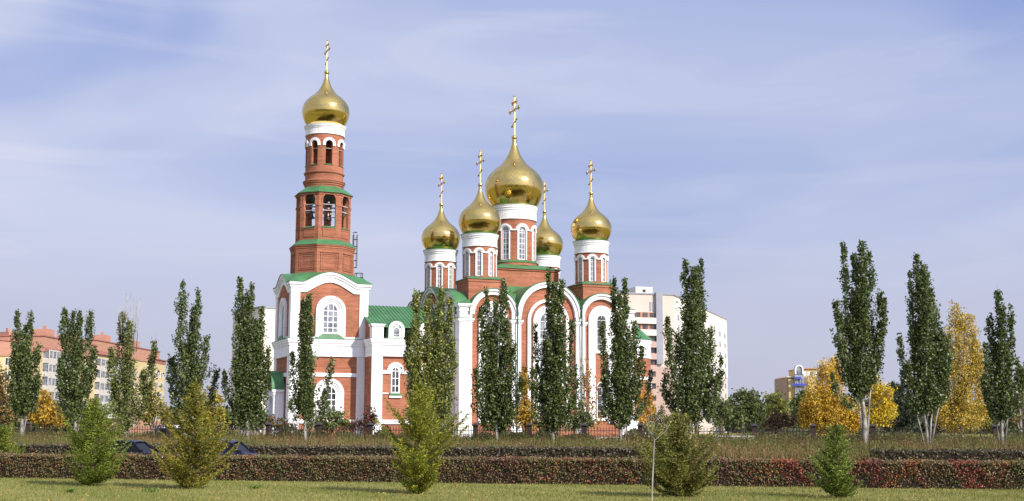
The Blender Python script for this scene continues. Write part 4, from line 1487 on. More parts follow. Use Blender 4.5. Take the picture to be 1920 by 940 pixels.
# ---------------------------------------------------------------- other trees and shrubs
def build_trees():
    T = round_tree
    TAN = [(0.30, 0.20, 0.07), (0.22, 0.15, 0.05), (0.38, 0.24, 0.06), (0.12, 0.12, 0.04)]
    OLIVE = [(0.11, 0.15, 0.04), (0.145, 0.175, 0.045), (0.08, 0.11, 0.035)]
    YGREEN = [(0.20, 0.21, 0.035), (0.14, 0.17, 0.035), (0.27, 0.25, 0.04)]
    # yellow autumn trees
    T('birch_tree', 'bright golden yellow birch with hanging twigs left of the tallest poplar', 1550, 122,
      [(1548, 720, 22, 50), (1570, 700, 16, 36), (1530, 750, 26, 44), (1560, 765, 30, 38), (1585, 770, 20, 34), (1545, 785, 40, 22), (1600, 785, 16, 24), (1510, 770, 14, 26)],
      YELLOW, leaf=0.095, dens=2.2, droop=0.8, bark='bark_pale', stems=2)
    T('birch_tree', 'small bright yellow tree just right of the thick white poplar trunk', 1648, 122,
      [(1640, 730, 14, 28), (1656, 742, 15, 22), (1650, 778, 24, 22), (1664, 772, 13, 20), (1632, 785, 14, 20), (1600, 780, 22, 24), (1628, 715, 8, 20)],
      [(0.72, 0.56, 0.04), (0.62, 0.44, 0.03)], leaf=0.095, dens=2.1, bark='bark_pale', stems=2, trunk_w=0.08)
    T('birch_tree', 'tall airy yellow birch between the two right-hand poplars', 1800, 124,
      [(1795, 592, 17, 26), (1814, 622, 20, 34), (1780, 645, 20, 40), (1815, 680, 22, 42), (1790, 710, 26, 48), (1812, 750, 26, 40), (1785, 770, 30, 30), (1844, 735, 17, 50), (1762, 745, 20, 46), (1835, 690, 16, 36), (1830, 660, 12, 34), (1775, 675, 12, 34), (1800, 785, 44, 18)],
      [(0.66, 0.45, 0.07), (0.54, 0.38, 0.05), (0.36, 0.31, 0.05)], leaf=0.09, dens=1.9, droop=0.7, bark='bark_pale', stems=2)
    T('birch_tree', 'thin orange birch with sparse hanging twigs in front of the cathedral right arch', 1095, 128,
      [(1098, 690, 9, 34), (1108, 730, 12, 38), (1095, 760, 16, 34), (1118, 780, 12, 26), (1088, 785, 14, 22)],
      [(0.50, 0.27, 0.06), (0.38, 0.22, 0.06), (0.30, 0.22, 0.05)], leaf=0.11, dens=0.42, droop=1.0, bark='bark_pale', trunk_w=0.1)
    T('small_tree', 'small orange-yellow tree between the two dense poplars in front of the cathedral', 985, 126,
      [(988, 770, 20, 26), (975, 785, 18, 20), (996, 788, 16, 16), (984, 730, 8, 30), (982, 705, 5, 22)],
      [(0.58, 0.36, 0.03), (0.48, 0.28, 0.03), (0.30, 0.24, 0.03)], leaf=0.13, dens=1.0, trunk_w=0.1)
    T('birch_tree', 'orange-yellow birch beside the cathedral apse at its right end', 1215, 128,
      [(1214, 740, 9, 26), (1218, 765, 12, 30), (1206, 785, 10, 20), (1200, 755, 6, 22)],
      [(0.62, 0.37, 0.04), (0.5, 0.28, 0.03)], leaf=0.12, dens=0.9, droop=0.6, bark='bark_pale', trunk_w=0.08)
    T('small_tree', 'round orange-yellow tree between the first two poplars on the left', 82, 140,
      [(75, 775, 24, 22), (95, 782, 20, 20), (84, 750, 14, 16), (110, 790, 14, 14)],
      [(0.58, 0.36, 0.03), (0.42, 0.27, 0.04)], leaf=0.15, dens=1.0, trunk_w=0.12)
    T('small_tree', 'yellow-green tree behind the yellowish conifer on the left', 390, 126,
      [(395, 770, 26, 28), (410, 785, 18, 20), (375, 760, 16, 22), (405, 745, 12, 14)],
      [(0.45, 0.34, 0.03), (0.33, 0.28, 0.03), (0.2, 0.2, 0.03)], leaf=0.14, dens=0.9, bark='bark_pale', trunk_w=0.12)
    T('small_tree', 'olive-yellow tree beside the thinning poplar on the left', 288, 128,
      [(286, 740, 14, 30), (300, 775, 18, 22), (278, 775, 12, 22), (315, 788, 14, 14)],
      [(0.26, 0.22, 0.04), (0.34, 0.27, 0.04), (0.16, 0.16, 0.03)], leaf=0.14, dens=0.85, trunk_w=0.1, bark='bark_pale')
    T('small_tree', 'tan autumn tree at the left edge in front of the apartment block', 4, 128,
      [(2, 740, 16, 50), (14, 770, 14, 34), (-10, 720, 16, 44)], TAN, leaf=0.14, dens=0.8)
    T('small_tree', 'tan autumn tree at the far right edge behind the last poplar', 1915, 126,
      [(1918, 730, 14, 44), (1908, 770, 14, 30), (1930, 700, 14, 40)], TAN, leaf=0.14, dens=0.6, bark='bark_pale')
    T('shrub', 'light green shrub at the foot of the bell tower', 618, 124,
      [(612, 790, 26, 18), (632, 785, 18, 18), (592, 798, 16, 12), (645, 795, 10, 12)], [(0.16, 0.20, 0.04), (0.11, 0.15, 0.035)], leaf=0.12, dens=1.1, cat='shrub', trunk_w=0.08)
    T('shrub', 'dark red shrub in front of the white corner pilaster of the nave', 688, 123,
      [(695, 775, 9, 22), (690, 792, 16, 14), (668, 797, 18, 11), (700, 790, 8, 14)], [(0.19, 0.055, 0.05), (0.13, 0.05, 0.045), (0.10, 0.08, 0.04)], leaf=0.11, dens=0.75, cat='shrub', trunk_w=0.06)
    T('shrub', 'reddish shrub beside the white porch of the bell tower', 530, 124,
      [(528, 795, 16, 10), (512, 792, 12, 12), (545, 800, 12, 8)], [(0.20, 0.07, 0.04), (0.12, 0.13, 0.04)], leaf=0.11, dens=0.8, cat='shrub', trunk_w=0.06)
    T('shrub', 'dull red shrub below the green trees left of the golden birch', 1462, 126,
      [(1462, 785, 18, 16), (1445, 792, 14, 12), (1480, 790, 14, 14)], [(0.16, 0.055, 0.045), (0.11, 0.055, 0.04), (0.09, 0.08, 0.04)], leaf=0.12, dens=0.9, cat='shrub', trunk_w=0.06)
    T('shrub', 'dark conifer-green shrub at the right foot of the dense poplar by the middle arch', 1085, 119,
      [(1088, 780, 12, 24), (1100, 792, 14, 14), (1078, 795, 12, 14)], OLIVE, leaf=0.12, dens=1.0, cat='shrub', trunk_w=0.06)
    T('shrub', 'grey-green shrub between the apse and the large poplar', 1240, 122,
      [(1240, 785, 14, 22), (1228, 795, 12, 14), (1252, 795, 12, 14)], [(0.12, 0.12, 0.06), (0.16, 0.15, 0.07)], leaf=0.12, dens=0.6, cat='shrub', trunk_w=0.05)
    # green trees beyond the fence
    far = [(1352, 165, [(1350, 775, 18, 28), (1342, 760, 14, 20)], OLIVE, 'dark green tree at the right foot of the large poplar by the pink tower'),
           (1395, 175, [(1390, 765, 30, 32), (1405, 752, 22, 24), (1375, 780, 24, 22), (1418, 778, 20, 24)], OLIVE, 'wide rounded green tree right of the pink apartment tower'),
           (1450, 182, [(1450, 762, 22, 26), (1465, 775, 18, 24), (1438, 785, 18, 18)], YGREEN, 'yellow-green rounded tree in front of the far bank building'),
           (1500, 188, [(1495, 768, 20, 22), (1510, 752, 16, 20), (1505, 785, 22, 16)], OLIVE, 'dull green tree just below the far bank building'),
           (1690, 170, [(1680, 745, 20, 30), (1672, 770, 22, 28), (1700, 775, 22, 28), (1690, 790, 24, 16)], [(0.035, 0.05, 0.024), (0.05, 0.065, 0.03)], 'very dark tree between the tallest poplar and the many-stemmed poplar'),
           (1905, 175, [(1900, 780, 20, 22), (1925, 770, 18, 30)], OLIVE, 'green tree low behind the last poplar at the right edge'),
           (1840, 175, [(1840, 785, 26, 16), (1862, 790, 14, 14)], YGREEN, 'low yellow-green tree behind the tall airy birch'),
           (432, 150, [(432, 785, 20, 16), (448, 790, 16, 12)], OLIVE, 'low dark tree left of the bell tower'),
           (320, 210, [(322, 775, 14, 10), (335, 780, 16, 12), (310, 782, 12, 10)], OLIVE, 'far low tree right of the yellow apartment block'),
           (492, 135, [(490, 785, 14, 20), (480, 795, 12, 12)], [(0.13, 0.16, 0.05), (0.09, 0.12, 0.04)], 'light green tree just left of the porch'),
           (1365, 250, [(1362, 770, 14, 14)], OLIVE, 'small far tree at the foot of the pink tower')]
    for px, Y, bl, pal, lab in far:
        T('broadleaf_tree', lab, px, Y, bl, pal, group='trees beyond the fence', leaf=0.2, dens=0.8, trunk_w=0.2)


build_trees()


def far_wood():
    # tree belts far beyond the grounds, reading as one mass
    P, T = [], []
    for (x0, x1, Y, h0) in ((-330, -40, 420, 8.0), (60, 330, 380, 7.5), (44, 112, 236, 7.2), (-118, -84, 236, 6.5), (-90, 80, 460, 8)):
        n = 260
        xs = RNG.uniform(x0, x1, n)
        hs = h0 * RNG.uniform(0.55, 1.1, n)
        for x, h in zip(xs, hs):
            m = 110
            d = rand_dir(m)
            d[:, 2] = np.abs(d[:, 2])
            r = RNG.uniform(0.6, 1.0, (m, 1)) ** 0.5
            P.append(np.array([x, Y + RNG.uniform(-15, 15), h * 0.25]) + d * r * np.array([h * 0.42, h * 0.42, h * 0.75]))
            c = np.array(((0.075, 0.10, 0.04), (0.10, 0.12, 0.04), (0.06, 0.08, 0.035), (0.2, 0.17, 0.05))[RNG.choice(4, p=[.4, .3, .2, .1])])
            T.append(np.tile(c, (m, 1)) * RNG.uniform(0.7, 1.3, (m, 1)))
    # park trees on the photographer's side of the street
    for _ in range(330):
        Y = -RNG.uniform(30, 330)
        x = RNG.uniform(-260, 260)
        h = RNG.uniform(9, 16)
        m = 70
        d = rand_dir(m)
        r = RNG.uniform(0.5, 1.0, (m, 1)) ** 0.5
        P.append(np.array([x, Y, h * 0.5]) + d * r * np.array([h * 0.42, h * 0.42, h * 0.5]))
        c = np.array(((0.05, 0.07, 0.025), (0.07, 0.085, 0.03), (0.04, 0.05, 0.02))[RNG.choice(3)])
        T.append(np.tile(c, (m, 1)) * RNG.uniform(0.7, 1.3, (m, 1)))
    P, T = np.concatenate(P), np.concatenate(T)
    szs = np.where(P[:, 1] < 0, 1.5, 0.6)
    leaf_mesh('distant_wood', P, rand_dir(len(P)), rand_dir(len(P)), szs * 0.9, szs, T, M['soft_leaf'], kind='stuff')
    # undergrowth just behind the fence
    n = 90000
    x = RNG.uniform(-66, 62, n)
    z0 = RNG.uniform(119, 126, n)
    hh = (1.5 + 0.9 * wave(x, (0.5, 2.7, 4.9), 0.55) + 0.5 * wave(x, (1.5, 3.7), 1.9)).clip(0.9, 3.4)
    y = z0 + STREET * x
    z = RNG.uniform(0, 1, n) ** 0.8 * hh
    pal = np.array([[0.10, 0.12, 0.04], [0.13, 0.13, 0.045], [0.17, 0.13, 0.05], [0.075, 0.09, 0.035], [0.14, 0.06, 0.045]])
    g = wave(x, (0.9, 3.1, 5.7), 0.8)
    idx = np.where(g > 0.4, RNG.choice([0, 3], n), np.where(g < -0.6, RNG.choice([4, 2, 1], n), RNG.choice([0, 1, 2, 3], n)))
    leaf_mesh('undergrowth', np.stack([x, y, z], 1), rand_dir(n), rand_dir(n), RNG.uniform(0.06, 0.12, n), RNG.uniform(0.08, 0.14, n), pal[idx] * RNG.uniform(0.7, 1.35, (n, 1)), M['soft_leaf'], kind='stuff')


far_wood()


# ---------------------------------------------------------------- young conifers on the lawn
def conifer(px0, py0, height, widths, pal, label, lean=0.0, dens=1.0, name='young_conifer', seed=1):
    """widths: (relative height, half width in metres) outline of the crown"""
    k = at(px0, py0, 1.0)
    Y0 = (0 - EYE) / (k[1] - EYE)
    X0 = k[0] * Y0
    root = empty(name, (X0, Y0, 0), 0, label=label, cat='conifer', group='young conifers on the lawn before the hedge')
    rg = np.random.default_rng(seed)
    hs = np.array([w[0] for w in widths])
    ws = np.array([w[1] for w in widths])
    st = MB()
    st.tube([(0, 0, -0.05), (lean * 0.3, 0, height * 0.4), (lean, 0, height)], [0.055, 0.035, 0.008], 7)
    nb = int(150 * dens)
    P, U, Nn, T = [], [], [], []
    lobes = rg.uniform(0, 2 * PI, 4)
    for i in range(nb):
        q = (i + rg.uniform(0, 1)) / nb
        q = 0.01 + 0.99 * q ** 1.2
        ph = rg.uniform(0, 2 * PI)
        Lb = 1.1 * np.interp(q, hs, ws) * rg.uniform(0.5, 1.22) * (1 + 0.2 * math.cos(ph * 2 + lobes[int(q * 3.9)]))
        z0 = height * q * 0.93
        rise = 0.42 + 0.75 * q + rg.uniform(-0.2, 0.25)
        p0 = np.array([lean * q, 0, z0])
        d = np.array([math.cos(ph), math.sin(ph), 0.0])
        n = max(4, int(Lb / 0.05))
        tt = np.linspace(0.12, 1, n)
        spine = p0 + d * (Lb * tt)[:, None] + np.array([0, 0, 1.0]) * (Lb * rise * tt ** 1.3 - 0.10 * Lb * np.sin(PI * tt))[:, None]
        spine[:, 2] = np.maximum(spine[:, 2], 0.06)
        if i % 2 == 0:
            st.tube([tuple(p0), tuple(spine[n // 2]), tuple(spine[-1])], [0.014, 0.009, 0.003], 4)
        side = np.array([-d[1], d[0], 0])
        tone = rg.uniform(0.7, 1.35)
        for s_ in range(n):
            Lt = 0.10 + 0.30 * Lb * (1 - abs(tt[s_] - 0.35)) * rg.uniform(0.5, 1.0)
            for sg in (-1, 1, 0):
                m = 4 if sg else 2
                dirn = side * sg * 0.9 + d * 0.75 + np.array([0, 0, rg.uniform(-0.05, 0.75)])
                dirn /= np.linalg.norm(dirn)
                for j in range(m):
                    pp = spine[s_] + dirn * Lt * (j + rg.uniform(0, 1)) / m
                    P.append(pp + rg.normal(size=3) * 0.012)
                    U.append(dirn + rg.normal(size=3) * 0.45)
                    T.append(tone)
    # leader tuft
    for j in range(60):
        P.append(np.array([lean, 0, height * rg.uniform(0.9, 1.0)]) + rg.normal(size=3) * 0.02)
        U.append(np.array([rg.normal() * 0.5, rg.normal() * 0.5, 1.0]))
        T.append(1.0)
    P, U, T = np.array(P), np.array(U), np.array(T)
    P[:, 2] = np.maximum(P[:, 2], 0.03)
    t = tones(len(P), pal, None, 0.2, T)
    leaf_mesh('foliage', P, rand_dir(len(P)), U, RNG.uniform(0.013, 0.022, len(P)), RNG.uniform(0.035, 0.07, len(P)), t, M['needle'], root)
    st.build('stem', M['bark_dark'], root)
    return root


def build_conifers():
    G1 = [(0.17, 0.22, 0.030), (0.12, 0.175, 0.025), (0.24, 0.26, 0.035)]
    G2 = [(0.34, 0.26, 0.035), (0.23, 0.21, 0.032), (0.12, 0.155, 0.026)]
    G3 = [(0.36, 0.33, 0.033), (0.24, 0.25, 0.03), (0.12, 0.16, 0.026)]
    G4 = [(0.25, 0.21, 0.055), (0.17, 0.18, 0.034), (0.11, 0.145, 0.026)]
    G5 = [(0.19, 0.25, 0.04), (0.12, 0.17, 0.03)]
    conifer(172, 912, 3.55, [(0, 0.7), (0.15, 0.98), (0.4, 1.0), (0.62, 0.72), (0.82, 0.45), (1, 0.12)], G1, 'bushy bright green conical conifer in front of the dark blue wagon, second from the left', seed=3)
    conifer(356, 917, 4.2, [(0, 0.7), (0.12, 1.1), (0.35, 1.12), (0.5, 0.7), (0.62, 0.55), (0.85, 0.35), (1, 0.08)], G2, 'yellowish conifer with a broad foot and narrow upper half, third from the left', seed=5, lean=0.1)
    conifer(785, 926, 4.15, [(0, 0.55), (0.1, 0.85), (0.2, 0.95), (0.42, 1.22), (0.5, 1.1), (0.62, 0.85), (0.7, 0.5), (0.85, 0.3), (1, 0.06)], G3,
            'yellow-green conifer with ragged spreading branches in the middle of the lawn', seed=8, dens=0.95)
    conifer(1272, 932, 3.0, [(0, 0.75), (0.12, 1.1), (0.4, 1.05), (0.55, 0.75), (0.72, 0.5), (0.85, 0.3), (1, 0.06)], G4, 'wide low olive conifer behind the thin pale sapling', seed=13, dens=0.9)
    conifer(1572, 934, 2.6, [(0, 0.6), (0.12, 0.75), (0.4, 0.62), (0.6, 0.42), (0.8, 0.26), (1, 0.05)], G5, 'small feathery blue-green conifer at the right', seed=21, dens=0.62)
    conifer(0, 892, 2.35, [(0, 0.6), (0.15, 0.75), (0.45, 0.7), (0.7, 0.45), (0.85, 0.35), (1, 0.08)], G1, 'green conifer cut off by the left edge of the picture', seed=34, dens=0.8)
    # slender sapling
    k = at(1222, 950, 1.0)
    Y0 = EYE / (EYE - k[1])
    X0 = k[0] * Y0
    s = empty('sapling', (X0, Y0, 0), 0, label='very thin pale sapling with a few yellow leaves beside the wide olive conifer', cat='sapling')
    m = MB()
    S = FPX / Y0
    m.tube([(0, 0, -0.05), (0.03, 0, 0.7), (0.07, 0, 1.4), (0.11, 0, 2.05)], [0.026, 0.023, 0.021, 0.017], 7)
    tips = []
    for (dx, dz, dy) in ((-0.30, 0.95, 0.1), (0.22, 0.35, -0.1), (-0.12, 1.25, 0), (0.62, 0.75, 0.15), (-0.2, 0.5, 0.1)):
        b = (0.11, 0, 2.0)
        e = (0.11 + dx, dy, 2.0 + dz)
        m.tube([b, (b[0] + dx * 0.6, dy * .5, b[2] + dz * 0.4), e], [0.010, 0.007, 0.003], 5)
        tips += [np.array(b) + (np.array(e) - np.array(b)) * q for q in np.linspace(0.3, 1, 9)]
    m.build('stem', M['bark_pale'], s)
    P = np.repeat(np.array(tips), 3, 0) + RNG.normal(size=(len(tips) * 3, 3)) * 0.07
    leaf_mesh('leaves', P, rand_dir(len(P)), rand_dir(len(P), -0.5), 0.018, 0.03, tones(len(P), [(0.42, 0.38, 0.05), (0.25, 0.25, 0.05)]), M['soft_leaf'], s)


build_conifers()


# ---------------------------------------------------------------- hedges
def hedge(name, label, z0, xa, xb, depth, height, dens, leaf, palette_fn):
    """clipped hedge; local x runs along the street"""
    L = xb - xa
    root = empty(name, (0, z0, 0), ANG, label=label, cat='hedge')
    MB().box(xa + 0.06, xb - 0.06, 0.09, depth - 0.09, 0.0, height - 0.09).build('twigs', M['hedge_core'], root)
    per = height + depth * 1.0
    n = int(L * per * dens)
    x = RNG.uniform(xa, xb, n)
    u = RNG.uniform(0, per + 0.25 * height, n)
    front = u < height
    topm = (u >= height) & (u < per)
    y = np.where(front, RNG.normal(0.03, 0.05, n), np.where(topm, u - height, depth - 0.02 + RNG.normal(0, 0.04, n)))
    z = np.where(front, u, np.where(topm, height + RNG.normal(-0.02, 0.035, n), RNG.uniform(0, height, n)))
    bump = wave(x, (0.3, 2.1, 4.4), 3.1) * 0.035 + wave(x, (1.3, 3.1, 0.4), 0.7) * 0.03 + (RNG.random(n) < 0.03) * RNG.uniform(0, 0.16, n)
    z = np.where(topm, z + bump, z)
    y = np.where(front, y + wave(x + z, (1.3, 0.1, 3.4), 4.3) * 0.05 + 0.06 * (1 - z / height), y)
    # low stems thin out near the ground
    P = np.stack([x, y, np.maximum(z, 0.02)], 1)
    nr = rand_dir(n) + np.where(front[:, None], np.array([0, -0.7, 0.1]), np.array([0, 0, 0.8]))
    col = palette_fn(x, z / height)
    leaf_mesh('leaves', P, nr, rand_dir(n), RNG.uniform(0.7, 1.2, n) * leaf * 0.8, RNG.uniform(0.7, 1.2, n) * leaf, col, M['hedge_leaf'], root)
    return root


def near_palette(x, hz):
    n = len(x)
    brown = np.array([0.150, 0.098, 0.046])
    dark = np.array([0.105, 0.078, 0.038])
    green = np.array([0.090, 0.110, 0.032])
    red = np.array([0.20, 0.045, 0.028])
    orange = np.array([0.30, 0.11, 0.032])
    purple = np.array([0.12, 0.050, 0.045])
    r = RNG.random(n)
    c = np.where((r < 0.5)[:, None], brown, np.where((r < 0.72)[:, None], dark, np.where((r < 0.955)[:, None], green, orange * 0.55)))
    g = wave(x + hz * 0.8, (0.7, 2.9, 5.1, 1.0), 1.25) + 0.5 * wave(x * 2.3 - hz, (1.7, 0.9), 1.9)
    c = np.where(((g > 0.62) & (RNG.random(n) < 0.6))[:, None], green, c)
    # the redness grows towards the right-hand end
    right = np.clip((x + 2) / 14, 0, 1)
    q = wave(x * 1.0 + 3 + hz * 0.6, (2.2, 4.0, 0.4), 1.7)
    c = np.where((RNG.random(n) < (0.10 + 0.62 * right) * np.clip(q * 1.3 + 0.25, 0, 1))[:, None], red, c)
    c = np.where((RNG.random(n) < 0.26 * (0.2 + right) * np.clip(wave(x + 5 - hz, (0.2, 4.4, 1.4), 2.2) * 1.5, 0, 1))[:, None], orange, c)
    c = np.where(((wave(x + 9, (1.1, 3.3), 0.8) > 0.4) & (RNG.random(n) < 0.35))[:, None], purple, c)
    return c * 1.5 * (0.8 + 0.4 * RNG.random((n, 1)))


def far_palette(x, hz):
    n = len(x)
    a = np.array([0.090, 0.066, 0.044])
    b = np.array([0.055, 0.056, 0.032])
    g = np.array([0.07, 0.085, 0.03])
    r = RNG.random(n)
    c = np.where((r < 0.5)[:, None], a, np.where((r < 0.85)[:, None], b, g))
    return c * 1.5 * (0.7 + 0.6 * RNG.random((n, 1)))


def build_hedges():
    hedge('hedge', 'long clipped near hedge along the lawn, brown at left turning red at right', 52.8, -40, 34, 1.15, 1.05, 680, 0.038, near_palette)
    hedge('hedge', 'dark brownish clipped hedge across the road, the long left stretch behind the cars', 77.0, -48, 11.6, 1.2, 1.05, 150, 0.07, far_palette)
    hedge('hedge', 'dark clipped hedge across the road, the right stretch below the many-stemmed poplar', 76.6, 21.2, 46, 1.2, 1.05, 150, 0.07, far_palette)


build_hedges()


# ---------------------------------------------------------------- wild grass and lawn grass
def build_grass():
    n = 150000
    zz = 79.5 + 36.0 * RNG.uniform(0, 1, n) ** 0.75
    x = RNG.uniform(-0.52, 0.52, n) * zz * 1.05
    patch = wave(x * 0.8 + zz * 0.33, (0.2, 1.9, 4.1), 0.55) + 0.6 * wave(zz * 0.9 - x * 0.4, (3.3, 0.5), 0.5)
    h = (1.0 + 0.75 * (zz - 79) / 37) * (1 + 0.22 * patch + 0.10 * wave(x * 1.9 + zz, (0.8, 2.6, 4.4), 1.3)) * RNG.uniform(0.45, 1.12, n)
    h = np.where(zz < 84, h * 0.75, h)
    gap = (x > 11.0) & (x < 21.6)
    z_near = RNG.uniform(76.5, 82, n)
    # the gap in the far hedge is overgrown
    m = gap & (zz < 100) & (RNG.random(n) < 0.5)
    zz = np.where(m, z_near, zz)
    h = np.where(m, 1.0 * RNG.uniform(0.6, 1.15, n), h)
    y = zz + STREET * x
    P = np.stack([x, y, np.zeros(n)], 1)
    U = np.stack([RNG.normal(0, 0.16, n), RNG.normal(0, 0.16, n), np.ones(n)], 1)
    N_ = rand_dir(n)
    N_[:, 2] *= 0.1
    base = np.array([[0.215, 0.135, 0.060], [0.165, 0.125, 0.048], [0.27, 0.185, 0.088], [0.125, 0.140, 0.038]])
    idx = np.where(patch > 0.22, np.where(RNG.random(n) < 0.72, 3, 1), RNG.choice([0, 1, 2, 3], n, p=[.42, .28, .18, .12]))
    c = base[idx] * (0.7 + 0.6 * RNG.random((n, 1)))
    leaf_mesh('wild_grass', P, N_, U, RNG.uniform(0.022, 0.05, n), h / 2, c, M['dry'], tri=True, kind='stuff')
    # seed heads and side leaves of the wild grass
    k = RNG.integers(0, n, 120000)
    pos = P[k] + U[k] * (h[k] * RNG.uniform(0.35, 1.0, len(k)))[:, None]
    leaf_mesh('grass_seed_heads', pos, rand_dir(len(k)), rand_dir(len(k), 1.2), 0.03, RNG.uniform(0.05, 0.10, len(k)), c[k] * 1.1, M['dry'], kind='stuff')
    # bushy weeds standing in the wild grass
    nc = 900
    cz = RNG.uniform(81, 114, nc)
    cx = RNG.uniform(-0.5, 0.5, nc) * cz
    kk = np.repeat(np.arange(nc), 150)
    rad = RNG.uniform(0.5, 1.3, nc)[kk]
    d = rand_dir(len(kk)) * rad[:, None] * (RNG.uniform(0.2, 1, (len(kk), 1)) ** 0.6)
    top = (RNG.uniform(0.55, 1.0, nc) * (1.1 + 0.75 * (cz - 81) / 33))[kk]
    P = np.stack([cx[kk] + d[:, 0] * 1.2, cz[kk] + STREET * cx[kk] + d[:, 1], np.abs(top * 0.55 + d[:, 2] / rad * top * 0.6)], 1)
    pal = np.array([[0.12, 0.14, 0.04], [0.21, 0.13, 0.065], [0.16, 0.115, 0.05], [0.20, 0.09, 0.05], [0.16, 0.18, 0.045]])
    cc = pal[RNG.choice(5, nc, p=[.3, .27, .23, .08, .12])][kk] * RNG.uniform(0.65, 1.35, (len(kk), 1))
    leaf_mesh('wild_weeds', P, rand_dir(len(kk)), rand_dir(len(kk), 1.3), 0.025, RNG.uniform(0.05, 0.12, len(kk)), cc, M['dry'], kind='stuff')
    # lawn blades
    n = 130000
    zz = RNG.uniform(36.0, 52.6, n)
    x = RNG.uniform(-0.5, 0.5, n) * zz * 1.1
    y = zz + STREET * x * np.clip((zz - 36) / 16, 0, 1)
    pt = wave(x * 1.1 + zz, (0.4, 2.2, 5.0), 0.7)
    h = RNG.uniform(0.02, 0.055, n) * (1 + 0.3 * pt)
    base = np.array([[0.215, 0.225, 0.06], [0.265, 0.25, 0.082], [0.16, 0.19, 0.045]])
    idx = np.where(pt > 0.2, RNG.choice([0, 2], n), RNG.choice([0, 1, 2], n, p=[.45, .42, .13]))
    P = np.stack([x, y, np.zeros(n)], 1)
    U = np.stack([RNG.normal(0, 0.35, n), RNG.normal(0, 0.35, n), np.ones(n)], 1)
    leaf_mesh('lawn_grass', P, rand_dir(n), U, 0.010, h, base[idx] * (0.75 + 0.5 * RNG.random((n, 1))), M['dry'], tri=True, kind='stuff')
    # fallen leaves
    n = 2600
    zz = RNG.uniform(37, 52.3, n)
    x = RNG.uniform(-0.5, 0.5, n) * zz
    P = np.stack([x, zz + STREET * x * np.clip((zz - 36) / 16, 0, 1), RNG.uniform(0.02, 0.06, n)], 1)
    leaf_mesh('fallen_leaves', P, rand_dir(n), rand_dir(n) * np.array([1, 1, 0.4]), 0.025, 0.035, tones(n, [(0.35, 0.22, 0.07), (0.45, 0.33, 0.08), (0.22, 0.10, 0.05)]), M['dry'], kind='stuff')
    # broad-leaved weeds in the lawn
    for px, py, s, lab in ((283, 924, 0.32, 'bright green broad-leaved weed in the lawn between the two left conifers'),
                           (478, 917, 0.25, 'small bright green weed in the lawn right of the yellowish conifer'),
                           (132, 925, 0.18, 'tiny green weed in the lawn left of the bright green conifer')):
        q = at(px, py, 1.0)
        Y0 = EYE / (EYE - q[1])
        X0 = q[0] * Y0
        m = 160
        ph = RNG.uniform(0, 2 * PI, m)
        rr = RNG.uniform(0.1, 1, m) * s
        P = np.stack([np.cos(ph) * rr, np.sin(ph) * rr, RNG.uniform(0.03, 0.16, m)], 1)
        leaf_mesh('weed', P, rand_dir(m, 1), np.stack([np.cos(ph), np.sin(ph), RNG.uniform(0, .8, m)], 1), 0.02, 0.045, tones(m, [(0.22, 0.32, 0.05), (0.15, 0.24, 0.04)]), M['soft_leaf'], None, (X0, Y0, 0), label=lab, cat='weed', group='weeds in the lawn')


build_grass()


# ---------------------------------------------------------------- fence
def build_fence():
    root = empty('iron_fence', (0, 117.0, 0), ANG, label='long dark iron picket fence with square pillars between the wild grass and the church grounds', cat='fence')
    M['pillar'] = noisy('pillar_brick', (0.055, 0.035, 0.035), (0.04, 0.028, 0.028), (1, 1, 1), 2.0, 3, 0.85)
    M['pillar_cap'] = mat_base('pillar_cap', (0.05, 0.045, 0.05), 0.7)[0]
    x = -60.0
    prev = None
    step = 5.15
    k0 = on_line(1525, 117.0)[0] / math.cos(ANG)
    i0 = int((-64 - k0) / step)
    xs = [k0 + (i0 + i) * step for i in range(25)]
    for i, x in enumerate(xs):
        p = MB().box(x - 0.21, x + 0.21, -0.21, 0.21, 0, 2.35)
        po = p.build('pillar', M['pillar'], root)
        c = MB().prism([(x - .32, -.32, 2.35), (x + .32, -.32, 2.35), (x + .32, .32, 2.35), (x - .32, .32, 2.35)], [(x - .32, -.32, 2.43), (x + .32, -.32, 2.43), (x + .32, .32, 2.43), (x - .32, .32, 2.43)])
        c.prism([(x - .3, -.3, 2.431), (x + .3, -.3, 2.431), (x + .3, .3, 2.431), (x - .3, .3, 2.431)], [(x - .05, -.05, 2.62), (x + .05, -.05, 2.62), (x + .05, .05, 2.62), (x - .05, .05, 2.62)])
        c.build('cap', M['pillar_cap'], po)
        if i + 1 < len(xs):
            a, b = x + 0.24, xs[i + 1] - 0.24
            m = MB()
            for z in (0.35, 1.85):
                m.box(a, b, -0.03, 0.03, z, z + 0.06)
            nn = int((b - a) / 0.26)
            for j in range(nn):
                q = a + (j + 0.5) * (b - a) / nn
                m.box(q - 0.022, q + 0.022, -0.02, 0.02, 0.2, 2.1)
                m.prism([(q - .04, -.03, 2.1), (q + .04, -.03, 2.1), (q + .04, .03, 2.1), (q - .04, .03, 2.1)], [(q - .004, -.004, 2.28), (q + .004, -.004, 2.28), (q + .004, .004, 2.28), (q - .004, .004, 2.28)])
            m.build('picket_panel', M['dark_iron'], root)


build_fence()


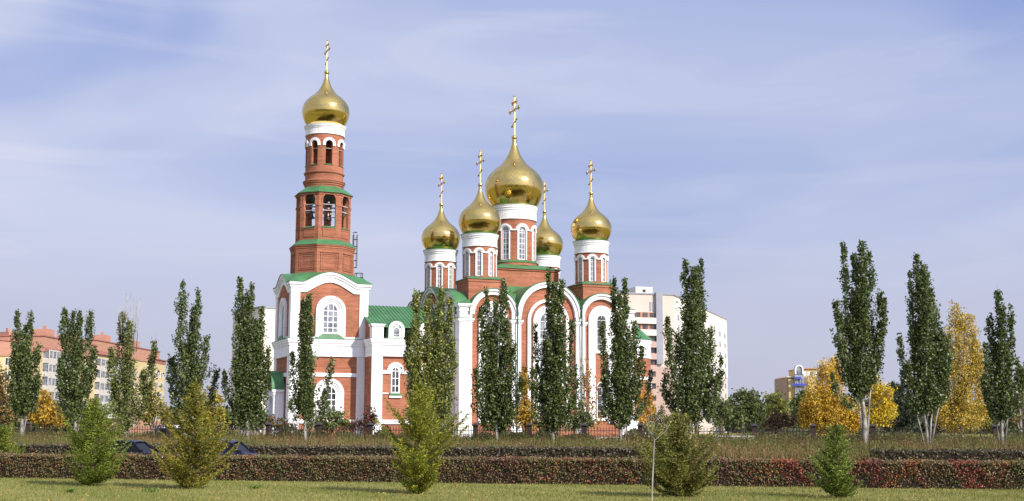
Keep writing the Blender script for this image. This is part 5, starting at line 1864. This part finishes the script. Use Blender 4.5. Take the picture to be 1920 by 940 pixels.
# ---------------------------------------------------------------- cars
def make_car(px, z0, color, label, rails):
    X0, Y0 = on_line(px, z0)
    root = empty('parked_car', (X0, Y0, 0), ANG, label=label, cat='car', group='dark estate cars on the road between the hedges')
    paint, nt, b = mat_base('car_paint', color, 0.4, 0.0, 0.25)
    b.inputs['Coat Weight'].default_value = 0.3
    tyre = mat_base('tyre_rubber', (0.02, 0.02, 0.02), 0.85)[0]
    rim = mat_base('alloy_rim', (0.5, 0.5, 0.52), 0.3, 0.9)[0]
    # body: cross-sections along x (front to the right, +x)
    L = 4.55
    sect = [(-2.27, 0.45, 0.92, 0.70), (-2.22, 0.30, 1.00, 0.78), (-1.9, 0.24, 1.02, 0.84), (-0.6, 0.22, 0.98, 0.87), (0.75, 0.22, 0.93, 0.87), (1.3, 0.24, 0.84, 0.86), (1.95, 0.28, 0.74, 0.80), (2.2, 0.36, 0.64, 0.70), (2.28, 0.42, 0.58, 0.62)]
    m = MB()
    vs = []
    for (x, zl, zh, w) in sect:
        zm = (zl + zh) / 2
        vs += [(x, -w * 0.9, zl), (x, -w, zm - 0.1), (x, -w, zm + 0.1), (x, -w * 0.92, zh), (x, 0, zh + 0.03), (x, w * 0.92, zh), (x, w, zm + 0.1), (x, w, zm - 0.1), (x, w * 0.9, zl)]
    fs = []
    for i in range(len(sect) - 1):
        for j in range(8):
            a = i * 9 + j
            fs.append((a, a + 1, a + 10, a + 9))
        fs.append((i * 9 + 8, i * 9, i * 9 + 9, i * 9 + 17))
    fs.append(tuple(range(8, -1, -1)))
    fs.append(tuple((len(sect) - 1) * 9 + j for j in range(9)))
    m.add(vs, fs)
    body = m.build('body', paint, root, smooth=True)
    # cabin: glasshouse (glass) with painted roof and pillars
    gl = MB()
    low = [(-2.12, 0.98), (-1.4, 0.99), (-0.4, 0.98), (0.4, 0.96), (0.86, 0.92)]
    up = [(-1.86, 1.43), (-1.3, 1.49), (-0.5, 1.51), (0.05, 1.50), (0.28, 1.46)]
    vs = []
    for (a, z), (c, zz) in zip(low, up):
        vs += [(a, -0.80, z), (c, -0.62, zz), (c, 0.62, zz), (a, 0.80, z)]
    fs = [(3, 2, 1, 0), (16, 17, 18, 19)]
    for i in range(4):
        for j in range(3):
            a = i * 4 + j
            fs.append((a, a + 1, a + 5, a + 4))
    gl.add(vs, fs)
    gl.build('windows', mat_base('tinted_car_glass', (0.010, 0.011, 0.014), 0.15, 0.0, 0.12)[0], root)
    rf = MB()
    vs = []
    R = [(-1.95, 1.46), (-1.3, 1.53), (-0.5, 1.555), (0.05, 1.545), (0.36, 1.47)]
    for (x, z) in R:
        vs += [(x, -0.66, z - 0.04), (x, -0.55, z + 0.0), (x, 0, z + 0.03), (x, 0.55, z), (x, 0.66, z - 0.04)]
    fs = []
    for i in range(4):
        for j in range(4):
            a = i * 5 + j
            fs.append((a, a + 1, a + 6, a + 5))
    rf.add(vs, fs)
    for sg in (-1, 1):
        for (a, z, c, zz, w) in ((0.89, 0.91, 0.30, 1.48, 0.045), (-0.02, 0.96, -0.12, 1.50, 0.05), (-1.05, 0.97, -1.05, 1.50, 0.05), (-2.14, 0.96, -1.9, 1.45, 0.09)):
            y0, y1 = sg * 0.815, sg * 0.635
            rf.prism([(a - w, y0 - .02, z), (a + w, y0 - .02, z), (a + w, y0 + .02, z), (a - w, y0 + .02, z)], [(c - w, y1 - .02, zz), (c + w, y1 - .02, zz), (c + w, y1 + .02, zz), (c - w, y1 + .02, zz)])
    rf.build('roof', paint, root)
    if rails:
        r = MB()
        for sg in (-1, 1):
            r.tube([(-1.75, sg * 0.6, 1.52), (-1.6, sg * 0.6, 1.61), (-0.3, sg * 0.6, 1.63), (0.0, sg * 0.6, 1.55)], [0.025] * 4, 6)
        for x in (-1.3, -0.5):
            r.box(x - 0.04, x + 0.04, -0.62, 0.62, 1.60, 1.66)
        r.build('roof_rack', rim, root)
    for (x, sg) in ((1.38, -1), (1.38, 1), (-1.38, -1), (-1.38, 1)):
        w = MB()
        prof = [(0.2, -0.1), (0.30, -0.11), (0.325, -0.06), (0.325, 0.06), (0.30, 0.11), (0.2, 0.1)]
        n = 24
        vs, fs = [], []
        for (rr, yy) in prof:
            for i in range(n):
                t = 2 * PI * i / n
                vs.append((x + rr * math.cos(t), sg * 0.78 + yy, 0.33 + rr * math.sin(t)))
        for j in range(len(prof)):
            for i in range(n):
                j2 = (j + 1) % len(prof)
                fs.append((j * n + i, j * n + (i + 1) % n, j2 * n + (i + 1) % n, j2 * n + i))
        w.add(vs, fs)
        wo = w.build('wheel', tyre, root, smooth=True)
        h = MB()
        for s5 in range(5):
            t = 2 * PI * s5 / 5
            h.tube([(x, sg * 0.87, 0.33), (x + 0.2 * math.cos(t), sg * 0.87, 0.33 + 0.2 * math.sin(t))], [0.03, 0.025], 5)
        h.build('rim', rim, wo)
    for sg in (-1, 1):
        a = MB().prism([(2.12, sg * 0.62 - .12, 0.56), (2.27, sg * 0.5 - .1, 0.56), (2.27, sg * 0.5 + .1, 0.56), (2.12, sg * 0.62 + .12, 0.56)],
                       [(2.05, sg * 0.62 - .12, 0.70), (2.2, sg * 0.5 - .1, 0.69), (2.2, sg * 0.5 + .1, 0.69), (2.05, sg * 0.62 + .12, 0.70)])
        a.build('headlight', rim, root)
        mr = MB().box(0.85, 0.98, sg * 0.93 - 0.09, sg * 0.93 + 0.09, 0.93, 1.06)
        mr.build('mirror', paint, root)
        tl = MB().box(-2.285, -2.2, sg * 0.66 - 0.1, sg * 0.66 + 0.1, 0.7, 0.95)
        tl.build('tail_light', mat_base('tail_light_red', (0.35, 0.02, 0.02), 0.3)[0], root)
    return root


make_car(252, 65.4, (0.006, 0.006, 0.016), 'dark navy estate car, larger and further left of the two cars behind the near hedge', False)
make_car(434, 65.6, (0.010, 0.014, 0.05), 'blue estate car with a pale roof rack, right one of two behind the hedge', True)


# ---------------------------------------------------------------- apartment blocks
def wall_windows(parent, F, s_list, h_list, w, h, frame=True, glass='glass_dark', name='window', d=0.03):
    for s in s_list:
        for z in h_list:
            g = MB().slab(F, s - w / 2, s + w / 2, z, z + h, -0.02, d).build(name, M[glass], parent)
            if frame:
                f = MB()
                t = 0.09
                f.slab(F, s - w / 2 - t, s + w / 2 + t, z - t, z, 0.0, d + 0.06)
                f.slab(F, s - w / 2 - t, s + w / 2 + t, z + h, z + h + t, 0.0, d + 0.06)
                f.slab(F, s - w / 2 - t, s - w / 2, z, z + h, 0.0, d + 0.06)
                f.slab(F, s + w / 2, s + w / 2 + t, z, z + h, 0.0, d + 0.06)
                f.slab(F, s - t / 2, s + t / 2, z, z + h, 0.0, d + 0.05)
                f.build('frame', M['white_trim'], g)


def slanted_block(name, label, A, B, depth, H):
    """box whose visible face runs from plan point A to B; returns (root, F, length, angle)"""
    dx, dy = B[0] - A[0], B[1] - A[1]
    L = math.hypot(dx, dy)
    ang = math.atan2(dy, dx)
    root = empty(name, (A[0], A[1], 0), ang, label=label, cat='apartment building')
    F = lambda s, h, d: (s, -d, h)
    return root, F, L


def build_left_blocks():
    M['yellow_wall'] = noisy('pale_yellow_wall', (0.58, 0.47, 0.26), (0.52, 0.42, 0.23), (1, 1, 1), 0.3, 5, 0.9)
    M['orange_brick'] = noisy('orange_brick', (0.47, 0.25, 0.175), (0.40, 0.205, 0.14), (0.5, 0.5, 3), 0.8, 5, 0.9)
    M['red_sheet'] = noisy('red_roof_sheet', (0.36, 0.15, 0.12), (0.30, 0.12, 0.10), (1, 1, 1), 0.5, 3, 0.6)
    M['loggia'] = noisy('white_loggia_panels', (0.56, 0.53, 0.49), (0.48, 0.45, 0.42), (1, 1, 1), 0.8, 3, 0.7)

    def plan(px, Y):
        return at(px, 800, Y)[0], Y
    specs = [
        (plan(-130, 244), plan(72, 268), 19.4, 'red and yellow apartment block at the left edge', 5),
        (plan(72, 262), plan(172, 296), 20.6, 'apartment block with white glazed balconies between the first two poplars', 6),
        (plan(172, 296), plan(292, 345), 22.0, 'farther apartment block behind the second and third poplars', 6),
        (plan(284, 340), plan(305, 352), 19.8, 'narrow yellow block with a dark red cap, right end of the apartment row', 6)]
    for idx, (A, B, H, lab, fl) in enumerate(specs):
        root, F, L = slanted_block('apartment_block', lab, A, B, 14, H)
        D = 14
        top = H - 3.2 if idx < 3 else H - 1.0
        base = 5.2 if idx < 3 else 3
        w = MB().box(0, L, 0, D, base, top)
        w.build('wall', M['yellow_wall'], root)
        bt = MB().box(-0.1, L + 0.1, -0.1, D, 0, base)
        bt.build('brick_base', M['orange_brick'], root)
        up = MB().box(-0.2, L + 0.2, -0.2 if idx < 3 else -0.1, D, top, H)
        up.build('top_storey', M['orange_brick'] if idx < 3 else M['red_sheet'], root)
        r = MB().box(-0.4, L + 0.4, -0.4, D, H + 0.002, H + 0.25)
        if idx < 3:
            r.prism([(0.5, -0.6, top), (L * 0.42, -0.6, top), (L * 0.42, -0.15, top), (0.5, -0.15, top)], [(0.5, -0.35, top + 0.9), (L * 0.42, -0.35, top + 0.9), (L * 0.42, -0.15, top + 0.9), (0.5, -0.15, top + 0.9)])
        r.build('roof', M['red_sheet'], root)
        if idx < 3:
            for q in (0.25, 0.72):
                hs = MB()
                hs.box(L * q, L * q + 3.5, 2, 6, H + 0.2, H + 2.2)
                hs.box(L * q + 0.6, L * q + 1.2, 3, 3.6, H + 2.2, H + 3.0)
                hs.build('roof_house', M['orange_brick'], root)
        if idx == 0:
            side = MB().box(L * 0.78, L + 0.02, -0.25, 0, base, top)
            side.build('brick_bay', M['orange_brick'], root)
            wall_windows(root, F, [L * 0.3, L * 0.5, L * 0.66], [base + 0.8 + 2.8 * i for i in range(4)], 1.4, 1.5)
        elif idx in (1, 2):
            # stack of glazed loggias on the left half
            s0, s1 = (0.6, L * 0.46)
            for j in range(5):
                z = base - 1.6 + 2.85 * j
                lg = MB().box(s0, s1, -1.3, 0, z, z + 1.1)
                lo = lg.build('balcony', M['loggia'], root)
                g = MB().box(s0 + 0.05, s1 - 0.05, -1.25, 0, z + 1.101, z + 2.7)
                gl = g.build('balcony_glazing', M['glass'], root)
                f = MB()
                nb = 7
                for q in range(nb + 1):
                    x = s0 + (s1 - s0) * q / nb
                    f.box(x - 0.2, x + 0.2, -1.33, -1.2, z + 1.1, z + 2.7)
                f.box(s0 - .02, s1 + .02, -1.34, -1.2, z + 2.55, z + 2.85)
                f.build('frame', M['loggia'], gl)
            wall_windows(root, F, [L * 0.62, L * 0.86], [base + 0.6 + 2.85 * i for i in range(4)], 1.3, 1.5)
            wall_windows(root, F, [L * 0.3, L * 0.62, L * 0.86], [1.6], 1.5, 1.6, d=0.14)
        else:
            wall_windows(root, F, [L * 0.3, L * 0.7], [base + 0.6 + 2.85 * i for i in range(5)], 2.2, 1.5)


build_left_blocks()


def build_pink_tower():
    M['pink_wall'] = noisy('pale_pink_wall', (0.62, 0.535, 0.47), (0.56, 0.475, 0.41), (1, 1, 0.3), 0.25, 5, 0.9)
    M['cream_wall'] = noisy('cream_wall', (0.74, 0.68, 0.60), (0.66, 0.60, 0.52), (1, 1, 0.3), 0.3, 5, 0.9)
    M['grey_strip'] = noisy('blue_grey_cladding', (0.30, 0.31, 0.36), (0.26, 0.27, 0.31), (1, 1, 1), 0.5, 3, 0.7)
    M['pink_dark'] = noisy('dusky_pink_wall', (0.47, 0.345, 0.30), (0.42, 0.305, 0.26), (1, 1, 0.3), 0.25, 4, 0.9)
    A = at(1150, 800, 296)[0], 296
    B = at(1266, 800, 300)[0], 300
    root, F, L = slanted_block('apartment_tower', 'tall pale pink apartment tower with dark balcony rows behind the right end of the cathedral', A, B, 70, 33.6)
    H = 33.6
    C = at(1366, 800, 371)
    C = (C[0], 371)
    # footprint in local coordinates: front edge 0..L, long right side towards C
    c, s = math.cos(-root.rotation_euler.z), math.sin(-root.rotation_euler.z)
    dx, dy = C[0] - A[0], C[1] - A[1]
    cl = (dx * c - dy * s, dx * s + dy * c)
    w = MB().prism([(0, 0, 0), (L, 0, 0), (cl[0], cl[1], 0), (cl[0] - 14, cl[1] + 4, 0), (0, 20, 0)], [(0, 0, H), (L, 0, H), (cl[0], cl[1], H), (cl[0] - 14, cl[1] + 4, H), (0, 20, H)])
    w.build('wall', M['pink_wall'], root)
    # right side facade
    ax, ay = L, 0.0
    Ls = math.hypot(cl[0] - ax, cl[1] - ay)
    a2 = math.atan2(cl[1] - ay, cl[0] - ax)
    tx, ty = math.cos(a2), math.sin(a2)
    nx, ny = ty, -tx
    Fs = lambda q, h, d: (ax + tx * q + nx * d, ay + ty * q + ny * d, h)
    sd = MB()
    sd.slab(Fs, 0.2, Ls - 0.2, 16, H - 0.5, 0.0, 0.15)
    sd.build('side_cladding', M['cream_wall'], root)
    for i in range(9):
        for z in range(9):
            q = 5 + i * (Ls - 9) / 8
            h = 4.2 + z * 2.95
            dd = 0.15 if h > 15.9 else 0.0
            win = MB().slab(Fs, q - 1.1, q + 1.1, h, h + 1.4, dd - 0.02, dd + 0.03).build('window', M['glass'], root)
    r = MB()
    for z, t in ((H, 0.35),):
        r.prism([(-0.2, -0.2, z + .002), (L + 0.2, -0.2, z + .002), (cl[0] + .2, cl[1] + .1, z + .002), (cl[0] - 14, cl[1] + 4.2, z + .002), (-0.2, 20, z + .002)],
                [(-0.2, -0.2, z + t), (L + 0.2, -0.2, z + t), (cl[0] + .2, cl[1] + .1, z + t), (cl[0] - 14, cl[1] + 4.2, z + t), (-0.2, 20, z + t)])
    r.build('roof', M['grey_strip'], root)
    px2s = lambda px: (at(px, 800, 299)[0] - A[0])
    s0, s1 = px2s(1186), px2s(1232)
    pent = MB().box(px2s(1197), px2s(1231), 0.6, 8, H + 0.36, H + 1.9)
    po = pent.build('roof_house', M['cream_wall'], root)
    MB().slab(F, px2s(1211), px2s(1217), H + 0.6, H + 1.25, -0.62, -0.55).build('vent', M['dark_iron'], root)
    an = MB()
    for px, hh in ((1198, 4.2), (1229, 4.0)):
        an.tube([(px2s(px), 2, H + 1.4), (px2s(px), 2, H + hh)], [0.07, 0.04], 5)
    an.tube([(px2s(1229), 2, H + 3.2), (px2s(1226), 2, H + 3.4)], [0.04, 0.04], 5)
    an.build('antenna', M['grey_strip'], root)
    g = MB().slab(F, px2s(1233.5), px2s(1246.5), 16.8, H + 0.45, 0.0, 0.9)
    g.build('stair_strip', M['grey_strip'], root)
    lo = MB().slab(F, 0, px2s(1268), 0, 16.2, 0.0, 0.25)
    lo.build('lower_cladding', M['pink_dark'], root)
    floors = [27.9 - 2.85 * i for i in range(9)]
    for i, z in enumerate(floors):
        b = MB().slab(F, s0 - 6, s1, z, z + 1.35, 0.1, 0.32)
        bo = b.build('balcony_opening', M['glass_dark'] if False else M['orange_brick'], root)
        gg = MB()
        for k in range(3):
            q = s0 + 0.8 + k * 1.9
            gg.slab(F, q, q + 1.35, z + 0.15, z + 1.25, 0.32, 0.36)
        gg.slab(F, s0 - 5.5, s0 - 1.6, z + 0.15, z + 1.25, 0.32, 0.36)
        gg.build('balcony_window', M['glass_dark'], bo)
        pr = MB().slab(F, s0 - 6, s1 + 0.15, z - 1.45, z - 0.02, 0.1, 0.95)
        pr.build('balcony', M['cream_wall'] if i < 2 else M['pink_dark'], root)
        MB().slab(F, s0 - 1.15, s0 - 0.35, z - 0.02, z + 1.4, 0.3, 0.9).build('balcony_pier', M['cream_wall'], root)
    MB().slab(F, s0 - 6, s1, 2.0, 2.2, 0.3, 0.5).build('ledge', M['cream_wall'], root)
    sv = MB()
    for px in (1223, 1228):
        sv.slab(F, px2s(px), px2s(px) + 0.35, 29.6, 31.8, 0.0, 0.12)
    sv.build('shaft_vent', M['grey_strip'], root)


build_pink_tower()


def build_far_buildings():
    # pale block left of the bell tower
    A = at(484, 800, 268)[0], 268
    B = at(560, 800, 274)[0], 274
    root, F, L = slanted_block('apartment_block', 'pale cream apartment block half hidden behind the bell tower and the fifth poplar', A, B, 14, 27.5)
    MB().box(0, L, 0, 14, 0, 27.3).build('wall', M['cream_wall'], root)
    MB().box(-0.2, L + 0.2, -0.2, 14.2, 27.302, 27.7).build('roof', M['grey_strip'], root)
    wall_windows(root, F, [5.6, 8.4], [3.5 + 2.9 * i for i in range(8)], 1.4, 1.4, glass='glass')
    # bank-like building with the arched gable
    M['bank_yellow'] = noisy('yellow_render', (0.50, 0.39, 0.18), (0.45, 0.34, 0.16), (1, 1, 1), 0.4, 4, 0.85)
    M['bank_grey'] = noisy('blue_grey_render', (0.33, 0.35, 0.42), (0.28, 0.30, 0.36), (1, 1, 1), 0.4, 4, 0.7)
    M['bank_blue'] = noisy('deep_blue_glass_band', (0.05, 0.07, 0.32), (0.08, 0.10, 0.4), (1, 1, 1), 0.5, 3, 0.25)
    M['bank_brown'] = noisy('brown_render', (0.24, 0.19, 0.165), (0.20, 0.155, 0.135), (1, 1, 1), 0.5, 3, 0.8)
    Y = 330.0
    X = lambda px: at(px, 720, Y)[0] - at(1476, 720, Y)[0]
    Z = lambda py: at(1500, py, Y)[1]
    root = empty('office_building', (at(1476, 720, Y)[0], Y, 0), 0, label='far yellow and blue-grey office building with an arched gable, left of the golden birch', cat='office building')
    MB().box(0, X(1515), 0, 16, 0, Z(708)).build('wall', M['bank_brown'], root)
    MB().box(X(1478), X(1489), -0.25, 0, 0, Z(711)).build('yellow_bay', M['bank_yellow'], root)
    MB().box(X(1476) - 0.2, X(1489), -0.5, 14, Z(708) + .002, Z(706)).build('cornice', M['pink_wall'], root)
    F = lambda s, h, d: (s, -d, h)
    m = MB().archfill(F, X(1497), (X(1505) - X(1489)) / 2, 0, Z(693), 0.0, 1.2, 20)
    tw = m.build('gable_tower', M['bank_grey'], root)
    a = MB().arch(F, X(1497), Z(693), 0.80, 1.12, 1.2, 1.5, Z(702), n=20)
    a.build('gable_arch', M['white_trim'], tw)
    MB().archfill(F, X(1497), 0.75, Z(703), Z(694), 1.2, 1.3, 16).build('window', M['glass'], tw)
    b = MB()
    b.box(X(1487), X(1500), -1.9, -1.21, Z(711), Z(707.5))
    b.build('blue_band', M['bank_blue'], root)
    b = MB()
    b.box(X(1481), X(1512), -1.9, -1.21, Z(724), Z(720))
    b.build('blue_band', M['bank_blue'], root)
    MB().box(X(1505), X(1534), 1, 16, 0, Z(692)).build('yellow_wing', M['bank_yellow'], root)
    MB().box(X(1505) - 0.2, X(1534) + 0.4, 0.6, 16.4, Z(692) + .002, Z(690)).build('cornice', M['orange_brick'], root)
    for px in (1509, 1516, 1523, 1530):
        MB().box(X(px), X(px + 4), 0.9, 1.0, Z(705), Z(697)).build('window', M['white_trim'] if px != 1523 else M['glass'], root)
    for px in (1491, 1496, 1501):
        for py in (719, 735, 750):
            MB().box(X(px), X(px + 2.6), -1.3, -1.2, Z(py), Z(py - 8)).build('window', M['glass'], root)


build_far_buildings()


# ---------------------------------------------------------------- small things behind the fence
def build_small():
    # white delivery van parked beyond the fence, nose towards the camera's right
    wht = mat_base('van_paint', (0.75, 0.76, 0.78), 0.35, 0.0, 0.5)[0]
    tyre = mat_base('van_tyre', (0.02, 0.02, 0.02), 0.9)[0]
    Y = 131.0
    root = empty('white_van', (at(328, 820, Y)[0], Y, 0), 0.25, label='small white van beyond the fence left of the yellowish conifer', cat='van')
    prof = [(-2.1, 0.35), (-2.15, 1.0), (-2.0, 2.1), (-1.7, 2.3), (0.6, 2.3), (0.95, 2.15), (1.5, 1.35), (2.1, 1.1), (2.2, 0.6), (2.15, 0.35)]
    n = len(prof)
    m = MB().prism([(x, -0.85, z) for x, z in prof], [(x, 0.85, z) for x, z in prof])
    m.build('body', wht, root)
    g = MB()
    g.box(-1.6, -0.3, -0.87, -0.85, 1.35, 2.0)
    g.build('side_window', M['glass_dark'], root)
    MB().box(-0.15, 0.75, -0.87, -0.85, 1.35, 2.0).build('door_window', M['glass_dark'], root)
    ws = MB().prism([(0.99, -0.75, 2.05), (1.47, -0.75, 1.42), (1.50, -0.75, 1.44), (1.02, -0.75, 2.07)], [(0.99, 0.75, 2.05), (1.47, 0.75, 1.42), (1.50, 0.75, 1.44), (1.02, 0.75, 2.07)])
    ws.build('windscreen', M['glass_dark'], root)
    for x in (-1.4, 1.45):
        for y in (-0.8, 0.8):
            w = MB()
            vs, fs = [], []
            for (rr, yy) in ((0.0, -0.1), (0.33, -0.1), (0.33, 0.1), (0.0, 0.1)):
                for i in range(16):
                    t = 2 * PI * i / 16
                    vs.append((x + rr * math.cos(t), y + yy, 0.33 + rr * math.sin(t)))
            for j in range(3):
                for i in range(16):
                    fs.append((j * 16 + i, j * 16 + (i + 1) % 16, (j + 1) * 16 + (i + 1) % 16, (j + 1) * 16 + i))
            w.add(vs, fs)
            w.build('wheel', tyre, root)
    # low white parapet left of the red shrub
    Y = 112.0
    a, b = at(1338, 816, Y), at(1412, 816, Y)
    w = MB().box(0, b[0] - a[0], -0.25, 0.25, 0, a[1] - 0.18)
    root = empty('low_wall', (a[0], Y, 0), 0, label='low white parapet wall in the grass right of the large poplar by the pink tower', cat='wall')
    w.build('wall', M['white'], root)
    MB().box(-0.1, b[0] - a[0] + 0.1, -0.33, 0.33, a[1] - 0.178, a[1] - 0.05).build('coping', M['white_trim'], root)


build_small()
